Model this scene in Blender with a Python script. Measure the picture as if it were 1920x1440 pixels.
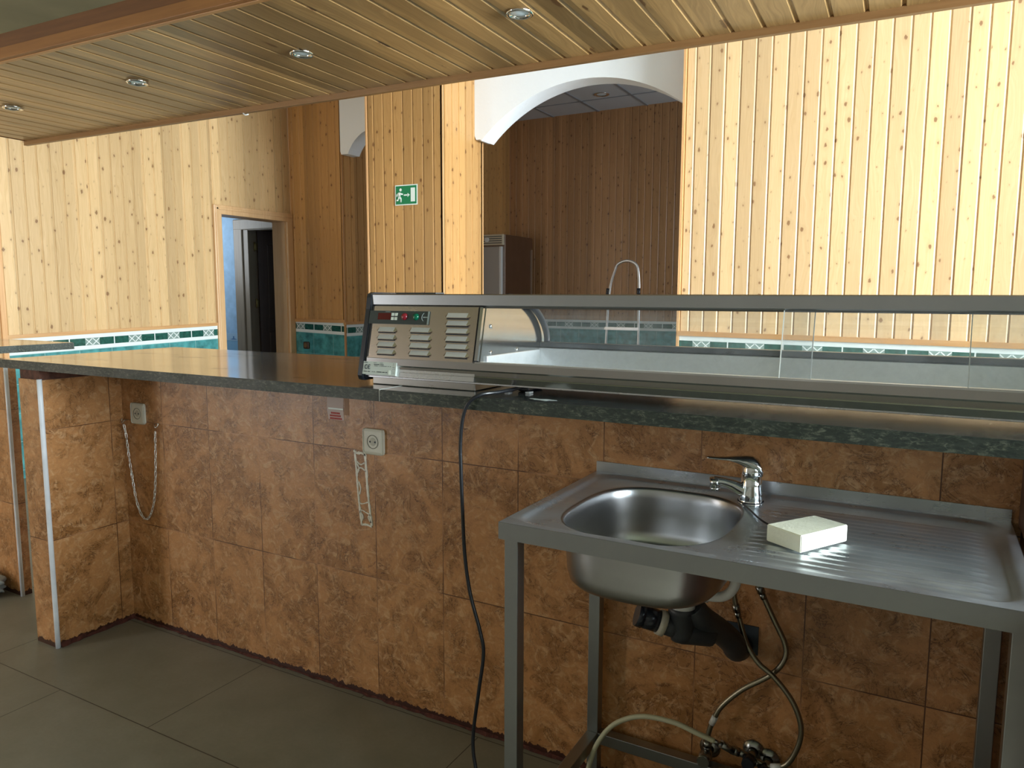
import bpy, bmesh, math, random
from math import sin, cos, pi, sqrt, radians
from mathutils import Vector, Matrix
random.seed(7)
S = bpy.context.scene
C = S.collection
for o in list(bpy.data.objects): bpy.data.objects.remove(o)

# ------------------------------------------------------------------ camera
YAW, PIT, ROL = -0.5076, -0.1175, 0.0028
fw = Vector((sin(YAW)*cos(PIT), cos(YAW)*cos(PIT), sin(PIT)))
rt0 = Vector((cos(YAW), -sin(YAW), 0)); up0 = rt0.cross(fw)
rt = cos(ROL)*rt0 + sin(ROL)*up0; up = -sin(ROL)*rt0 + cos(ROL)*up0
M4 = Matrix((rt, up, -fw)).transposed().to_4x4()
M4.translation = Vector((2.4594, -1.7605, 1.2760))
cd = bpy.data.cameras.new('camera'); cam = bpy.data.objects.new('camera', cd); C.objects.link(cam)
cam.matrix_world = M4; cd.sensor_width = 36; cd.sensor_fit = 'HORIZONTAL'; cd.lens = 26.313; cd.clip_start = .02
S.camera = cam
# ------------------------------------------------------------------ world, lights, exposure
w = bpy.data.worlds.new('world'); S.world = w; w.use_nodes = True
w.node_tree.nodes['Background'].inputs[0].default_value = (.62, .8, 1, 1)
w.node_tree.nodes['Background'].inputs[1].default_value = 1.2
S.view_settings.view_transform = 'Standard'; S.view_settings.look = 'None'
S.view_settings.gamma = 1; S.view_settings.use_curve_mapping = False
S.view_settings.exposure = 0.0
def area(name, loc, tgt, sx, sy, power, col):
    l = bpy.data.lights.new(name, 'AREA'); l.shape = 'RECTANGLE'; l.size = sx; l.size_y = sy; l.energy = power; l.color = col
    o = bpy.data.objects.new(name, l); C.objects.link(o); o.location = loc
    o.rotation_euler = (Vector(tgt)-Vector(loc)).to_track_quat('-Z', 'Y').to_euler(); return o
area('daylight_dining', (6.3, .45, 1.93), (0, .45, 1.6), 3.5, 2.0, 1500, (.88, .95, 1))
area('daylight_bar', (6.3, -2.4, 1.8), (-1, -1.2, 1.0), 1.0, 1.2, 75, (.80, .92, 1))
area('daylight_door', (-2.45, -3.62, 1.15), (-1.6, 0, 1.0), .85, 1.9, 52, (.97, .98, 1))
area('fill_back_room', (3.1, 5.3, 2.0), (-2, 5.6, 1.6), 1.6, 1.4, 38, (.85, .93, 1))  # added lamp brightening the back room from its unseen side
area('fill_corridor', (-5.25, 3.6, 1.9), (-4.4, 4.3, 1.5), .6, 1.0, 15, (.8, .9, 1))  # added fill for the blue wall; the corridor has no window

# ------------------------------------------------------------------ materials
def newmat(name):
    m = bpy.data.materials.new(name); m.use_nodes = True
    nt = m.node_tree; return m, nt, nt.nodes['Principled BSDF']
def plain(name, col, rough=.5, metal=0, spec=.5, bump=0, bscale=60, var=0, vscale=8):
    m, nt, b = newmat(name); N, L = nt.nodes, nt.links
    b.inputs['Base Color'].default_value = (*col, 1); b.inputs['Roughness'].default_value = rough
    b.inputs['Metallic'].default_value = metal; b.inputs['Specular IOR Level'].default_value = spec
    tc = N.new('ShaderNodeTexCoord')
    if var:
        n = N.new('ShaderNodeTexNoise'); n.inputs['Scale'].default_value = vscale; n.inputs['Detail'].default_value = 5
        L.new(tc.outputs['Object'], n.inputs['Vector'])
        r = N.new('ShaderNodeMapRange'); r.inputs[1].default_value = .3; r.inputs[2].default_value = .7
        r.inputs[3].default_value = 1-var; r.inputs[4].default_value = 1+var; L.new(n.outputs['Fac'], r.inputs[0])
        mm = N.new('ShaderNodeVectorMath'); mm.operation = 'SCALE'; mm.inputs[0].default_value = col
        L.new(r.outputs[0], mm.inputs['Scale']); L.new(mm.outputs[0], b.inputs['Base Color'])
    if bump:
        n = N.new('ShaderNodeTexNoise'); n.inputs['Scale'].default_value = bscale; n.inputs['Detail'].default_value = 4
        L.new(tc.outputs['Object'], n.inputs['Vector'])
        bp = N.new('ShaderNodeBump'); bp.inputs['Strength'].default_value = bump; bp.inputs['Distance'].default_value = .01
        L.new(n.outputs['Fac'], bp.inputs['Height']); L.new(bp.outputs[0], b.inputs['Normal'])
    return m
class X:
    """tiny node-expression helper"""
    def __init__(s, nt): s.nt = nt
    def m(s, op, *a):
        n = s.nt.nodes.new('ShaderNodeMath'); n.operation = op
        for i, v in enumerate(a):
            if hasattr(v, 'is_linked') or hasattr(v, 'links'): s.nt.links.new(v, n.inputs[i])
            else: n.inputs[i].default_value = v
        return n.outputs[0]
    def comb(s, x, y, z=0):
        n = s.nt.nodes.new('ShaderNodeCombineXYZ')
        for i, v in enumerate((x, y, z)):
            if hasattr(v, 'links'): s.nt.links.new(v, n.inputs[i])
            else: n.inputs[i].default_value = v
        return n.outputs[0]
    def noise(s, vec, scale, detail=4, rough=.55, dist=0):
        n = s.nt.nodes.new('ShaderNodeTexNoise'); n.inputs['Scale'].default_value = scale
        n.inputs['Detail'].default_value = detail; n.inputs['Roughness'].default_value = rough; n.inputs['Distortion'].default_value = dist
        s.nt.links.new(vec, n.inputs['Vector']); return n.outputs['Fac']
    def ramp(s, f, *st):
        n = s.nt.nodes.new('ShaderNodeValToRGB'); s.nt.links.new(f, n.inputs[0]); e = n.color_ramp.elements
        while len(e) < len(st): e.new(.5)
        for k, (p, c) in zip(e, st): k.position = p; k.color = (*c, 1) if len(c) == 3 else c
        return n.outputs[0]
    def rng(s, f, a, b, c, d):
        n = s.nt.nodes.new('ShaderNodeMapRange'); s.nt.links.new(f, n.inputs[0])
        for i, v in enumerate((a, b, c, d)): n.inputs[i+1].default_value = v
        return n.outputs[0]
    def mix(s, f, a, b, mode='MIX'):
        n = s.nt.nodes.new('ShaderNodeMix'); n.data_type = 'RGBA'; n.blend_type = mode
        for k, v in ((0, f), (6, a), (7, b)):
            if hasattr(v, 'links'): s.nt.links.new(v, n.inputs[k])
            elif k == 0: n.inputs[0].default_value = v
            else: n.inputs[k].default_value = (*v, 1)
        return n.outputs[2]
    def wn(s, v):
        n = s.nt.nodes.new('ShaderNodeTexWhiteNoise'); n.noise_dimensions = '1D'; s.nt.links.new(v, n.inputs['W']); return n.outputs['Value']
    def bump(s, h, st, dist=.01):
        n = s.nt.nodes.new('ShaderNodeBump'); n.inputs['Strength'].default_value = st; n.inputs['Distance'].default_value = dist
        s.nt.links.new(h, n.inputs['Height']); return n.outputs[0]
    def uv(s):
        t = s.nt.nodes.new('ShaderNodeTexCoord'); p = s.nt.nodes.new('ShaderNodeSeparateXYZ')
        s.nt.links.new(t.outputs['UV'], p.inputs[0]); return p.outputs[0], p.outputs[1], t
def pine(name, c1, c2, pitch=.09, rough=.32, seed=0., knots=1.0, cover=.17):
    m, nt, b = newmat(name); x = X(nt); L = nt.links
    u, v, _ = x.uv()
    bi = x.m('FLOOR', x.m('DIVIDE', x.m('ADD', u, seed*7.7), pitch))
    r1 = x.wn(bi); r2 = x.wn(x.m('ADD', bi, 51.3))
    voff = x.m('ADD', v, x.m('MULTIPLY', r1, 37))
    warp = x.noise(x.comb(x.m('MULTIPLY', u, 9), x.m('MULTIPLY', voff, 2.2)), 1, 2)
    g = x.noise(x.comb(x.m('ADD', x.m('MULTIPLY', u, 120), x.m('MULTIPLY', warp, 14)), x.m('MULTIPLY', voff, 2.0)), 1, 4, .6)
    fine = x.noise(x.comb(x.m('MULTIPLY', u, 420), x.m('MULTIPLY', voff, 6)), 1, 2)
    col = x.ramp(g, (.25, c2), (.75, c1))
    col = x.mix(x.rng(fine, .35, .7, 0, .22), col, tuple(q*.7 for q in c2))
    tone = x.rng(r2, 0, 1, .80 if knots > .5 else .62, 1.12 if knots > .5 else 1.2)
    sc = nt.nodes.new('ShaderNodeVectorMath'); sc.operation = 'SCALE'; L.new(col, sc.inputs[0]); L.new(tone, sc.inputs['Scale']); col = sc.outputs[0]
    # knots: scattered small elongated spots
    vo = nt.nodes.new('ShaderNodeTexVoronoi'); vo.voronoi_dimensions = '2D'; vo.inputs['Scale'].default_value = 1; vo.inputs['Randomness'].default_value = .95
    kw = x.m('MULTIPLY', x.m('SUBTRACT', x.noise(x.comb(x.m('MULTIPLY', u, 60), x.m('MULTIPLY', voff, 60)), 1, 2), .5), .22)
    L.new(x.comb(x.m('ADD', x.m('DIVIDE', x.m('ADD', u, seed), .055), kw), x.m('ADD', x.m('DIVIDE', voff, cover*.55), x.m('MULTIPLY', kw, .7))), vo.inputs['Vector'])
    cc = nt.nodes.new('ShaderNodeSeparateColor'); L.new(vo.outputs['Color'], cc.inputs[0])
    gate = x.m('GREATER_THAN', cc.outputs[0], 1-.50*knots)
    rad = x.rng(x.m('POWER', cc.outputs[1], 2.0), 0, 1, .035, .19)
    d = vo.outputs['Distance']
    k = x.m('MULTIPLY', gate, x.m('SMOOTH_MIN', 1.0, x.m('MAXIMUM', 0.0, x.m('MULTIPLY', x.m('SUBTRACT', rad, d), 16)), .1))
    halo = x.m('MULTIPLY', gate, x.m('MAXIMUM', 0.0, x.m('SUBTRACT', 1.0, x.m('DIVIDE', d, x.m('MULTIPLY', rad, 3)))))
    col = x.mix(x.m('MULTIPLY', halo, .30), col, tuple(q*.55 for q in c2))
    col = x.mix(x.m('MULTIPLY', k, .85), col, tuple(q*r_ for q, r_ in zip(c2, (.36, .26, .22))))
    L.new(col, b.inputs['Base Color']); b.inputs['Roughness'].default_value = rough
    L.new(x.bump(x.m('ADD', g, fine), .12, .002), b.inputs['Normal'])
    return m
PINE_L = pine('pine_left_wall_lit', (.72, .50, .27), (.58, .37, .165), seed=3.1)  # same pine as the pier, bright cool light put into paler colours
PINE_R = pine('pine_right_wall_lit', (.74, .51, .28), (.64, .41, .20), seed=.4, rough=.4)  # paler copy of the pine, strong window light put into the colour
PINE_O = pine('pine_varnished', (.60, .33, .12), (.47, .23, .07), seed=1.7)
PINE_P = pine('pine_pillar', (.58, .33, .125), (.45, .23, .075), seed=2.2)
PINE_B = pine('pine_back_room_dim', (.52, .29, .13), (.38, .19, .08), seed=5.3)  # darker copy of the pine, dim lighting put into the colour
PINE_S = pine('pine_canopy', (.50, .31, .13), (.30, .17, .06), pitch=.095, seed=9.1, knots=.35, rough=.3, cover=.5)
def woodtrim(name, c1, c2, rough=.4, ax=2):
    m, nt, b = newmat(name); x = X(nt)
    t = nt.nodes.new('ShaderNodeTexCoord'); mp = nt.nodes.new('ShaderNodeMapping'); nt.links.new(t.outputs['Object'], mp.inputs[0])
    s = [60, 60, 60]; s[ax] = 2.5; mp.inputs['Scale'].default_value = s
    g = x.noise(mp.outputs[0], 1, 4, .6)
    nt.links.new(x.ramp(g, (.3, c2), (.7, c1)), b.inputs['Base Color']); b.inputs['Roughness'].default_value = rough
    return m
TRIM_Z = woodtrim('trim_vertical', (.72, .42, .20), (.60, .31, .12), ax=2)
TRIM_X = woodtrim('trim_length', (.58, .31, .12), (.46, .22, .075), ax=0)
TRIM_Y = woodtrim('trim_depth', (.62, .36, .16), (.50, .26, .10), ax=1)
FASCIA = woodtrim('fascia_brown', (.36, .15, .04), (.27, .105, .028), rough=.45, ax=0)
CASING = woodtrim('door_casing', (.68, .44, .23), (.58, .34, .16), ax=2)
CASDARK = woodtrim('inner_casing', (.30, .23, .15), (.22, .16, .10), ax=2)
DOORDK = woodtrim('dark_door', (.11, .06, .035), (.07, .038, .022), ax=2)

def travertine(name, u0, tu=.25, tv=.40, grout=True, dirt=True, c=((.54, .255, .095), (.34, .15, .046), (.64, .38, .19))):
    m, nt, b = newmat(name); x = X(nt); L = nt.links
    u, v, _ = x.uv()
    iu = x.m('FLOOR', x.m('DIVIDE', x.m('SUBTRACT', u, u0), tu)); iv = x.m('FLOOR', x.m('DIVIDE', v, tv))
    h = x.wn(x.m('ADD', x.m('MULTIPLY', iu, 3.17), x.m('MULTIPLY', iv, 17.3)))
    off = x.m('MULTIPLY', h, 23)
    vec = x.comb(x.m('ADD', u, off), v, x.m('MULTIPLY', off, .37))
    big = x.noise(vec, 7, 5, .6, 1.2); mid = x.noise(vec, 26, 6, .68, 1.6); fine = x.noise(vec, 110, 4, .6)
    base = x.mix(x.rng(big, .40, .62, 0, 1), c[0], c[1])
    base = x.mix(x.rng(mid, .50, .66, 0, .85), base, c[2])
    vein = x.noise(vec, 12, 5, .7, 2.6)
    vl = x.m('ABSOLUTE', x.m('SUBTRACT', vein, .5))
    vm = x.m('MULTIPLY', x.m('SUBTRACT', 1.0, x.m('MINIMUM', 1.0, x.m('MULTIPLY', vl, 42))), x.rng(big, .44, .56, .15, .95))
    base = x.mix(vm, base, (.10, .035, .010))
    pit = x.m('MULTIPLY', x.rng(mid, .36, .30, 0, 1), .55)
    base = x.mix(pit, base, (.14, .05, .015))
    base = x.mix(x.rng(fine, .3, .7, 0, .18), base, (.16, .07, .03))
    hgt = x.m('ADD', x.m('MULTIPLY', mid, .6), x.m('MULTIPLY', fine, .2))
    if grout:
        du = x.m('ABSOLUTE', x.m('SUBTRACT', x.m('FRACT', x.m('ADD', x.m('DIVIDE', x.m('SUBTRACT', u, u0), tu), .5)), .5))
        dv = x.m('ABSOLUTE', x.m('SUBTRACT', x.m('FRACT', x.m('ADD', x.m('DIVIDE', v, tv), .5)), .5))
        dd = x.m('MINIMUM', x.m('MULTIPLY', du, tu), x.m('MULTIPLY', dv, tv))
        gm = x.m('LESS_THAN', dd, .0014)
        gcol = x.mix(x.rng(x.noise(x.comb(u, v), 3, 2), .45, .55, 0, 1), (.10, .035, .012), (.45, .22, .10))
        base = x.mix(gm, base, gcol)
        hgt = x.m('SUBTRACT', hgt, x.m('MULTIPLY', x.m('LESS_THAN', dd, .002), 1.2))
    if dirt:
        e = x.noise(x.comb(u, 0, 0), 34, 5, .7)
        dm = x.m('LESS_THAN', v, x.rng(e, .3, .75, .006, .034))
        base = x.mix(dm, base, (.05, .014, .008))
    L.new(base, b.inputs['Base Color']); b.inputs['Roughness'].default_value = .33
    L.new(x.bump(hgt, .35, .004), b.inputs['Normal'])
    return m
TRAV = travertine('travertine_tile', 0.0)
TRAV_R = travertine('travertine_tile_return', -.30)
TRAV_E = travertine('travertine_tile_end', -.62)
def floor_mat():
    m, nt, b = newmat('grey_floor_tile'); x = X(nt)
    u, v, _ = x.uv(); T = .44
    row = x.m('FLOOR', x.m('DIVIDE', x.m('SUBTRACT', v, -.463), T))
    du = x.m('MULTIPLY', x.m('ABSOLUTE', x.m('SUBTRACT', x.m('FRACT', x.m('ADD', x.m('ADD', x.m('DIVIDE', x.m('SUBTRACT', u, .503), 2*T), .5), x.m('MULTIPLY', row, .5))), .5)), 2)
    dv = x.m('ABSOLUTE', x.m('SUBTRACT', x.m('FRACT', x.m('ADD', x.m('DIVIDE', x.m('SUBTRACT', v, -.463), T), .5)), .5))
    g = x.m('LESS_THAN', x.m('MULTIPLY', x.m('MINIMUM', du, dv), T), .0016)
    n = x.noise(x.comb(u, v), 5, 6, .6); f = x.noise(x.comb(u, v), 90, 3)
    col = x.mix(x.rng(n, .35, .65, 0, 1), (.19, .175, .135), (.235, .215, .17))
    col = x.mix(x.rng(f, .3, .7, 0, .25), col, (.15, .14, .11))
    col = x.mix(g, col, (.05, .04, .03))
    nt.links.new(col, b.inputs['Base Color']); b.inputs['Roughness'].default_value = .42
    nt.links.new(x.bump(x.m('ADD', n, x.m('MULTIPLY', f, .1)), .08, .01), b.inputs['Normal'])
    return m
FLOOR = floor_mat()
def granite(name, rough, light=1.0):
    m, nt, b = newmat(name); x = X(nt)
    t = nt.nodes.new('ShaderNodeTexCoord'); mp = nt.nodes.new('ShaderNodeMapping'); nt.links.new(t.outputs['Object'], mp.inputs[0])
    mp.inputs['Scale'].default_value = (.45, 1, 1)
    a = x.noise(mp.outputs[0], 150, 6, .7, .6); c = x.noise(mp.outputs[0], 14, 4, .6, 1.0)
    col = x.ramp(a, (.35, (.010, .016, .012)), (.52, (.024, .032, .024)), (.70, (.13, .14, .10)))
    col = x.mix(x.rng(c, .52, .75, 0, .35), col, (.08, .095, .08))
    nt.links.new(col, b.inputs['Base Color'])
    nt.links.new(x.rng(x.noise(mp.outputs[0], 9, 4), .3, .7, rough*.8, rough*1.5), b.inputs['Roughness'])
    if light <= 1:
        sheen = x.noise(t.outputs['Object'], 6, 5, .65)
        nt.links.new(x.mix(x.rng(sheen, .35, .65, .15, .5), col, (.13, .16, .19)), b.inputs['Base Color'])  # bluish window light on the polished top put into the colour
        b.inputs['Coat Weight'].default_value = 1; b.inputs['Coat Roughness'].default_value = .11; b.inputs['Coat IOR'].default_value = 2.0
    nt.links.new(x.bump(a, .25 if light > 1 else .01, .004), b.inputs['Normal'])
    return m
GRAN = granite('green_granite_polished', .2); GRANF = granite('green_granite_edge', .45, 1.01)
def steel(name, col=(.56, .56, .57), rough=.28, axis=0, scr=.1, st=.015, met=1):
    m, nt, b = newmat(name); x = X(nt)
    t = nt.nodes.new('ShaderNodeTexCoord'); mp = nt.nodes.new('ShaderNodeMapping'); nt.links.new(t.outputs['Object'], mp.inputs[0])
    s = [700, 700, 700]; s[axis] = 9; mp.inputs['Scale'].default_value = s
    a = x.noise(mp.outputs[0], 1, 3, .6); c = x.noise(t.outputs['Object'], 9, 5, .6)
    b.inputs['Metallic'].default_value = met
    nt.links.new(x.mix(x.rng(c, .3, .7, 0, .35), col, tuple(q*.72 for q in col)), b.inputs['Base Color'])
    nt.links.new(x.rng(x.m('ADD', x.m('MULTIPLY', a, .2), x.m('MULTIPLY', c, .8)), .3, .7, rough*(1-scr), rough*(1+scr)), b.inputs['Roughness'])
    if st > .02: nt.links.new(x.bump(a, st, .001), b.inputs['Normal'])
    return m
STEEL = steel('brushed_steel'); STEELP = steel('polished_steel', (.62, .62, .63), .10, st=.04)
STEELTOP = steel('worn_sink_steel', (.62, .66, .72), .36, scr=.45, st=.12, met=.86)
STEELB = steel('bowl_steel', (.50, .50, .51), .30, axis=2, scr=.05, st=.004)
STEELL = steel('leg_steel', (.36, .37, .37), .35, axis=2)
PAN = steel('pan_steel', (.84, .86, .88), .34, met=.6)
CHROME = plain('chrome', (.72, .74, .75), .07, 1)
CHROMED = plain('dull_chrome', (.30, .30, .28), .25, 1)
BLACKP = plain('black_plastic', (.012, .014, .02), .25)
DKGREY = plain('dark_grey_plastic', (.035, .038, .042), .45)
WHITEP = plain('white_plastic', (.72, .72, .70), .4)
OFFW = plain('cream_plastic', (.66, .63, .52), .35)
WPLAST = plain('white_plaster', (.88, .91, .94), .8, bump=.1, bscale=40)
CORNERW = plain('white_corner_trim', (.70, .72, .76), .35, var=.15, vscale=12)
CEIL = plain('ceiling_plaster', (.42, .42, .34), .8, var=.2, vscale=3)
CEMENT = plain('brown_cement', (.11, .045, .028), .9, bump=.6, bscale=50, var=.4, vscale=40)
CORD = plain('black_rubber', (.010, .011, .014), .3)
GASKET = plain('black_gasket', (.01, .01, .015), .5)
SPONGE = plain('sponge_foam', (.84, .84, .72), .9, bump=.12, bscale=160, var=.05, vscale=20)
BLUEW = plain('blue_paint', (.30, .46, .62), .7, bump=.15, bscale=30, var=.12, vscale=12)
TEAL = plain('teal_tile', (.07, .26, .26), .18, var=.45, vscale=14)
TEALD = plain('dark_green_tile', (.018, .085, .065), .15, var=.4, vscale=40)
DWHITE = plain('white_glaze', (.74, .78, .76), .2)
DGROUT = plain('teal_grout', (.30, .50, .48), .5)
DSHAPE = plain('grey_green_glaze', (.22, .30, .27), .2)
BROWNC = plain('brown_socket', (.06, .035, .02), .5)
RUST = plain('mortar', (.08, .02, .012), .9, bump=.8, bscale=60, var=.4, vscale=50)
HOSE = steel('braided_hose', (.30, .27, .20), .35)
HOSEW = plain('translucent_tube', (.50, .48, .33), .35)
PAPER = plain('paper', (.62, .50, .46), .7); TAPE = plain('brown_tape', (.30, .14, .05), .5)
RED = plain('red_print', (.42, .04, .03), .6); PUTTY = plain('dried_adhesive', (.82, .77, .66), .6, var=.15, vscale=50)
LABEL = plain('label_foil', (.55, .60, .56), .45); INK = plain('dark_ink', (.03, .04, .05), .6)
GREENS = plain('sign_green', (.0, .20, .075), .4); SIGNW = plain('sign_white', (.80, .88, .82), .4)
STRIPC = plain('control_strip', (.030, .040, .038), .3); DISP = plain('red_display', (.10, .006, .006), .12)
REDL = plain('red_lamp', (.22, .012, .022), .15); GRNL = plain('green_lamp', (.0, .10, .05), .15)
CTILE = plain('ceiling_tile', (.55, .57, .60), .8); CGRID = plain('ceiling_grid', (.28, .29, .31), .6)
LAMPG = plain('lamp_glass', (.75, .88, .95), .15)
ALU = plain('aluminium_tube', (.62, .62, .62), .3, 1)
FRIDGEF = plain('fridge_front', (.40, .41, .41), .4, .6); FRIDGES = steel('fridge_side', (.33, .27, .24), .30, axis=2)
CREAM = plain('cream_grille', (.60, .52, .38), .5)
BAG = plain('crumpled_plastic_film', (.35, .40, .42), .12)
def glass(name, dust=.05, tint=(.95, .97, .97), nz=True, hz=(.6, .64, .7)):
    m, nt, b = newmat(name); x = X(nt); N, L = nt.nodes, nt.links
    N.remove(b); out = N['Material Output']
    tr = N.new('ShaderNodeBsdfTransparent'); tr.inputs[0].default_value = (*tint, 1)
    gl = N.new('ShaderNodeBsdfGlossy'); gl.inputs['Roughness'].default_value = .03
    df = N.new('ShaderNodeBsdfDiffuse'); df.inputs[0].default_value = (*hz, 1)
    fr = N.new('ShaderNodeFresnel'); fr.inputs[0].default_value = 1.5
    m1 = N.new('ShaderNodeMixShader'); L.new(fr.outputs[0], m1.inputs[0]); L.new(tr.outputs[0], m1.inputs[1]); L.new(gl.outputs[0], m1.inputs[2])
    t = N.new('ShaderNodeTexCoord'); n1 = x.noise(t.outputs['Object'], 11, 6, .75, .4)
    f = x.rng(n1, .35, .7, dust*.5, dust*1.8)
    m2 = N.new('ShaderNodeMixShader'); L.new(f, m2.inputs[0]); L.new(m1.outputs[0], m2.inputs[1]); L.new(df.outputs[0], m2.inputs[2])
    L.new(m2.outputs[0], out.inputs[0]); return m
GLASS = glass('dusty_glass', .12); GLASSW = glass('window_glass', .01)
GEDGE = plain('glass_edge', (.85, .88, .86), .2)

# ------------------------------------------------------------------ mesh helpers
class B:
    def __init__(s): s.bm = bmesh.new(); s.mi = 0
    def face(s, pts, mi=None):
        try: f = s.bm.faces.new([s.bm.verts.new(p) for p in pts])
        except ValueError: return None
        f.material_index = s.mi if mi is None else mi; return f
    def box(s, x0, x1, y0, y1, z0, z1, mi=None, bev=0, M=None):
        r = bmesh.ops.create_cube(s.bm, size=1)
        vs = r['verts']
        for v in vs:
            v.co = Vector(((x0+x1)/2+v.co.x*(x1-x0), (y0+y1)/2+v.co.y*(y1-y0), (z0+z1)/2+v.co.z*(z1-z0)))
        fs = {f for v in vs for f in v.link_faces}
        if bev:
            es = {e for v in vs for e in v.link_edges}
            r2 = bmesh.ops.bevel(s.bm, geom=list(es), offset=bev, segments=2, affect='EDGES', profile=.5)
            fs = set(r2['faces']) | {f for f in fs if f.is_valid}; vs = list({v for f in fs for v in f.verts})
        for f in fs: f.material_index = s.mi if mi is None else mi
        if M is not None: bmesh.ops.transform(s.bm, matrix=M, verts=vs)
        return s
    def cyl(s, p0, p1, r0, r1=None, n=24, mi=None, caps=True):
        r1 = r0 if r1 is None else r1
        p0, p1 = Vector(p0), Vector(p1); d = p1-p0
        q = d.to_track_quat('Z', 'Y').to_matrix().to_4x4(); q.translation = (p0+p1)/2
        r = bmesh.ops.create_cone(s.bm, cap_ends=caps, segments=n, radius1=r0, radius2=r1, depth=d.length, matrix=q)
        for f in {f for v in r['verts'] for f in v.link_faces}: f.material_index = s.mi if mi is None else mi; f.smooth = len(f.verts) == 4
        return s
    def tube(s, pts, r, n=12, mi=None, sub=6, cap=True, closed=False):
        P = smooth(pts, sub) if sub > 1 else [Vector(p) for p in pts]
        R = r if callable(r) else (lambda t: r)
        rings = []; prev = None
        for i, p in enumerate(P):
            a = P[max(0, i-1)]; b2 = P[min(len(P)-1, i+1)]; t = (b2-a).normalized()
            if prev is None:
                prev = t.orthogonal().normalized()
            prev = (prev - t*prev.dot(t)).normalized(); bi = t.cross(prev)
            rr = R(i/(len(P)-1))
            rings.append([s.bm.verts.new(p+prev*cos(2*pi*k/n)*rr+bi*sin(2*pi*k/n)*rr) for k in range(n)])
        for a, b2 in zip(rings, rings[1:]):
            for k in range(n):
                f = s.bm.faces.new((a[k], a[(k+1) % n], b2[(k+1) % n], b2[k])); f.smooth = True; f.material_index = s.mi if mi is None else mi
        if cap:
            for rg in (rings[0][::-1], rings[-1]):
                f = s.bm.faces.new(rg); f.material_index = s.mi if mi is None else mi
        return s
    def lathe(s, prof, M=None, n=32, mi=None):
        rings = []
        for (r, z) in prof:
            ring = []
            for k in range(n):
                v = Vector((r*cos(2*pi*k/n), r*sin(2*pi*k/n), z))
                ring.append(s.bm.verts.new(M @ v if M is not None else v))
            rings.append(ring)
        for a, b2 in zip(rings, rings[1:]):
            for k in range(n):
                f = s.bm.faces.new((a[k], a[(k+1) % n], b2[(k+1) % n], b2[k])); f.smooth = True; f.material_index = s.mi if mi is None else mi
        return s
    def prism(s, poly, f0, f1, mi=None):
        """poly: list of 2-D points, f0/f1 map a 2-D point to the near / far 3-D point"""
        a = [s.bm.verts.new(f0(p)) for p in poly]; b2 = [s.bm.verts.new(f1(p)) for p in poly]
        fs = [s.bm.faces.new(a[::-1]), s.bm.faces.new(b2)]
        for k in range(len(poly)):
            j = (k+1) % len(poly); fs.append(s.bm.faces.new((a[k], a[j], b2[j], b2[k])))
        for f in fs: f.material_index = s.mi if mi is None else mi
        return s
    def build(s, name, mats, parent=None, fix=True, uv=True, loc=None, shade=False):
        bm = s.bm
        if fix: bmesh.ops.recalc_face_normals(bm, faces=bm.faces)
        if uv and not bm.loops.layers.uv:
            l = bm.loops.layers.uv.new('UVMap')
            for f in bm.faces:
                nn = f.normal; ax = max(range(3), key=lambda i: abs(nn[i]))
                for lp in f.loops:
                    c = lp.vert.co
                    lp[l].uv = (c.y, c.z) if ax == 0 else (c.x, c.z) if ax == 1 else (c.x, c.y)
        if shade:
            for f in bm.faces: f.smooth = True
        me = bpy.data.meshes.new(name); bm.to_mesh(me); bm.free()
        for m in (mats if isinstance(mats, (list, tuple)) else [mats]): me.materials.append(m)
        o = bpy.data.objects.new(name, me); C.objects.link(o)
        if parent is not None: o.parent = parent; o.matrix_parent_inverse = parent.matrix_world.inverted() if False else Matrix.Translation(-parent.location) if parent.parent is None and parent.type == 'EMPTY' else Matrix()
        return o
def smooth(pts, sub):
    P = [Vector(p) for p in pts]; out = []
    for i in range(len(P)-1):
        p0 = P[max(i-1, 0)]; p1 = P[i]; p2 = P[i+1]; p3 = P[min(i+2, len(P)-1)]
        for k in range(sub):
            t = k/sub
            out.append(.5*((2*p1)+(-p0+p2)*t+(2*p0-5*p1+4*p2-p3)*t*t+(-p0+3*p1-3*p2+p3)*t**3))
    out.append(P[-1]); return out
def thing(name, label, cat, loc=(0, 0, 0), group=None):
    o = bpy.data.objects.new(name, None); C.objects.link(o); o.location = loc; o.empty_display_size = .05
    o['label'] = label; o['category'] = cat
    if group: o['group'] = group
    return o
def tag(o, label=None, cat=None, group=None, kind=None):
    for k, v in (('label', label), ('category', cat), ('group', group), ('kind', kind)):
        if v: o[k] = v
    return o
def structure(o, label=None): o['kind'] = 'structure'; return o
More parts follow.
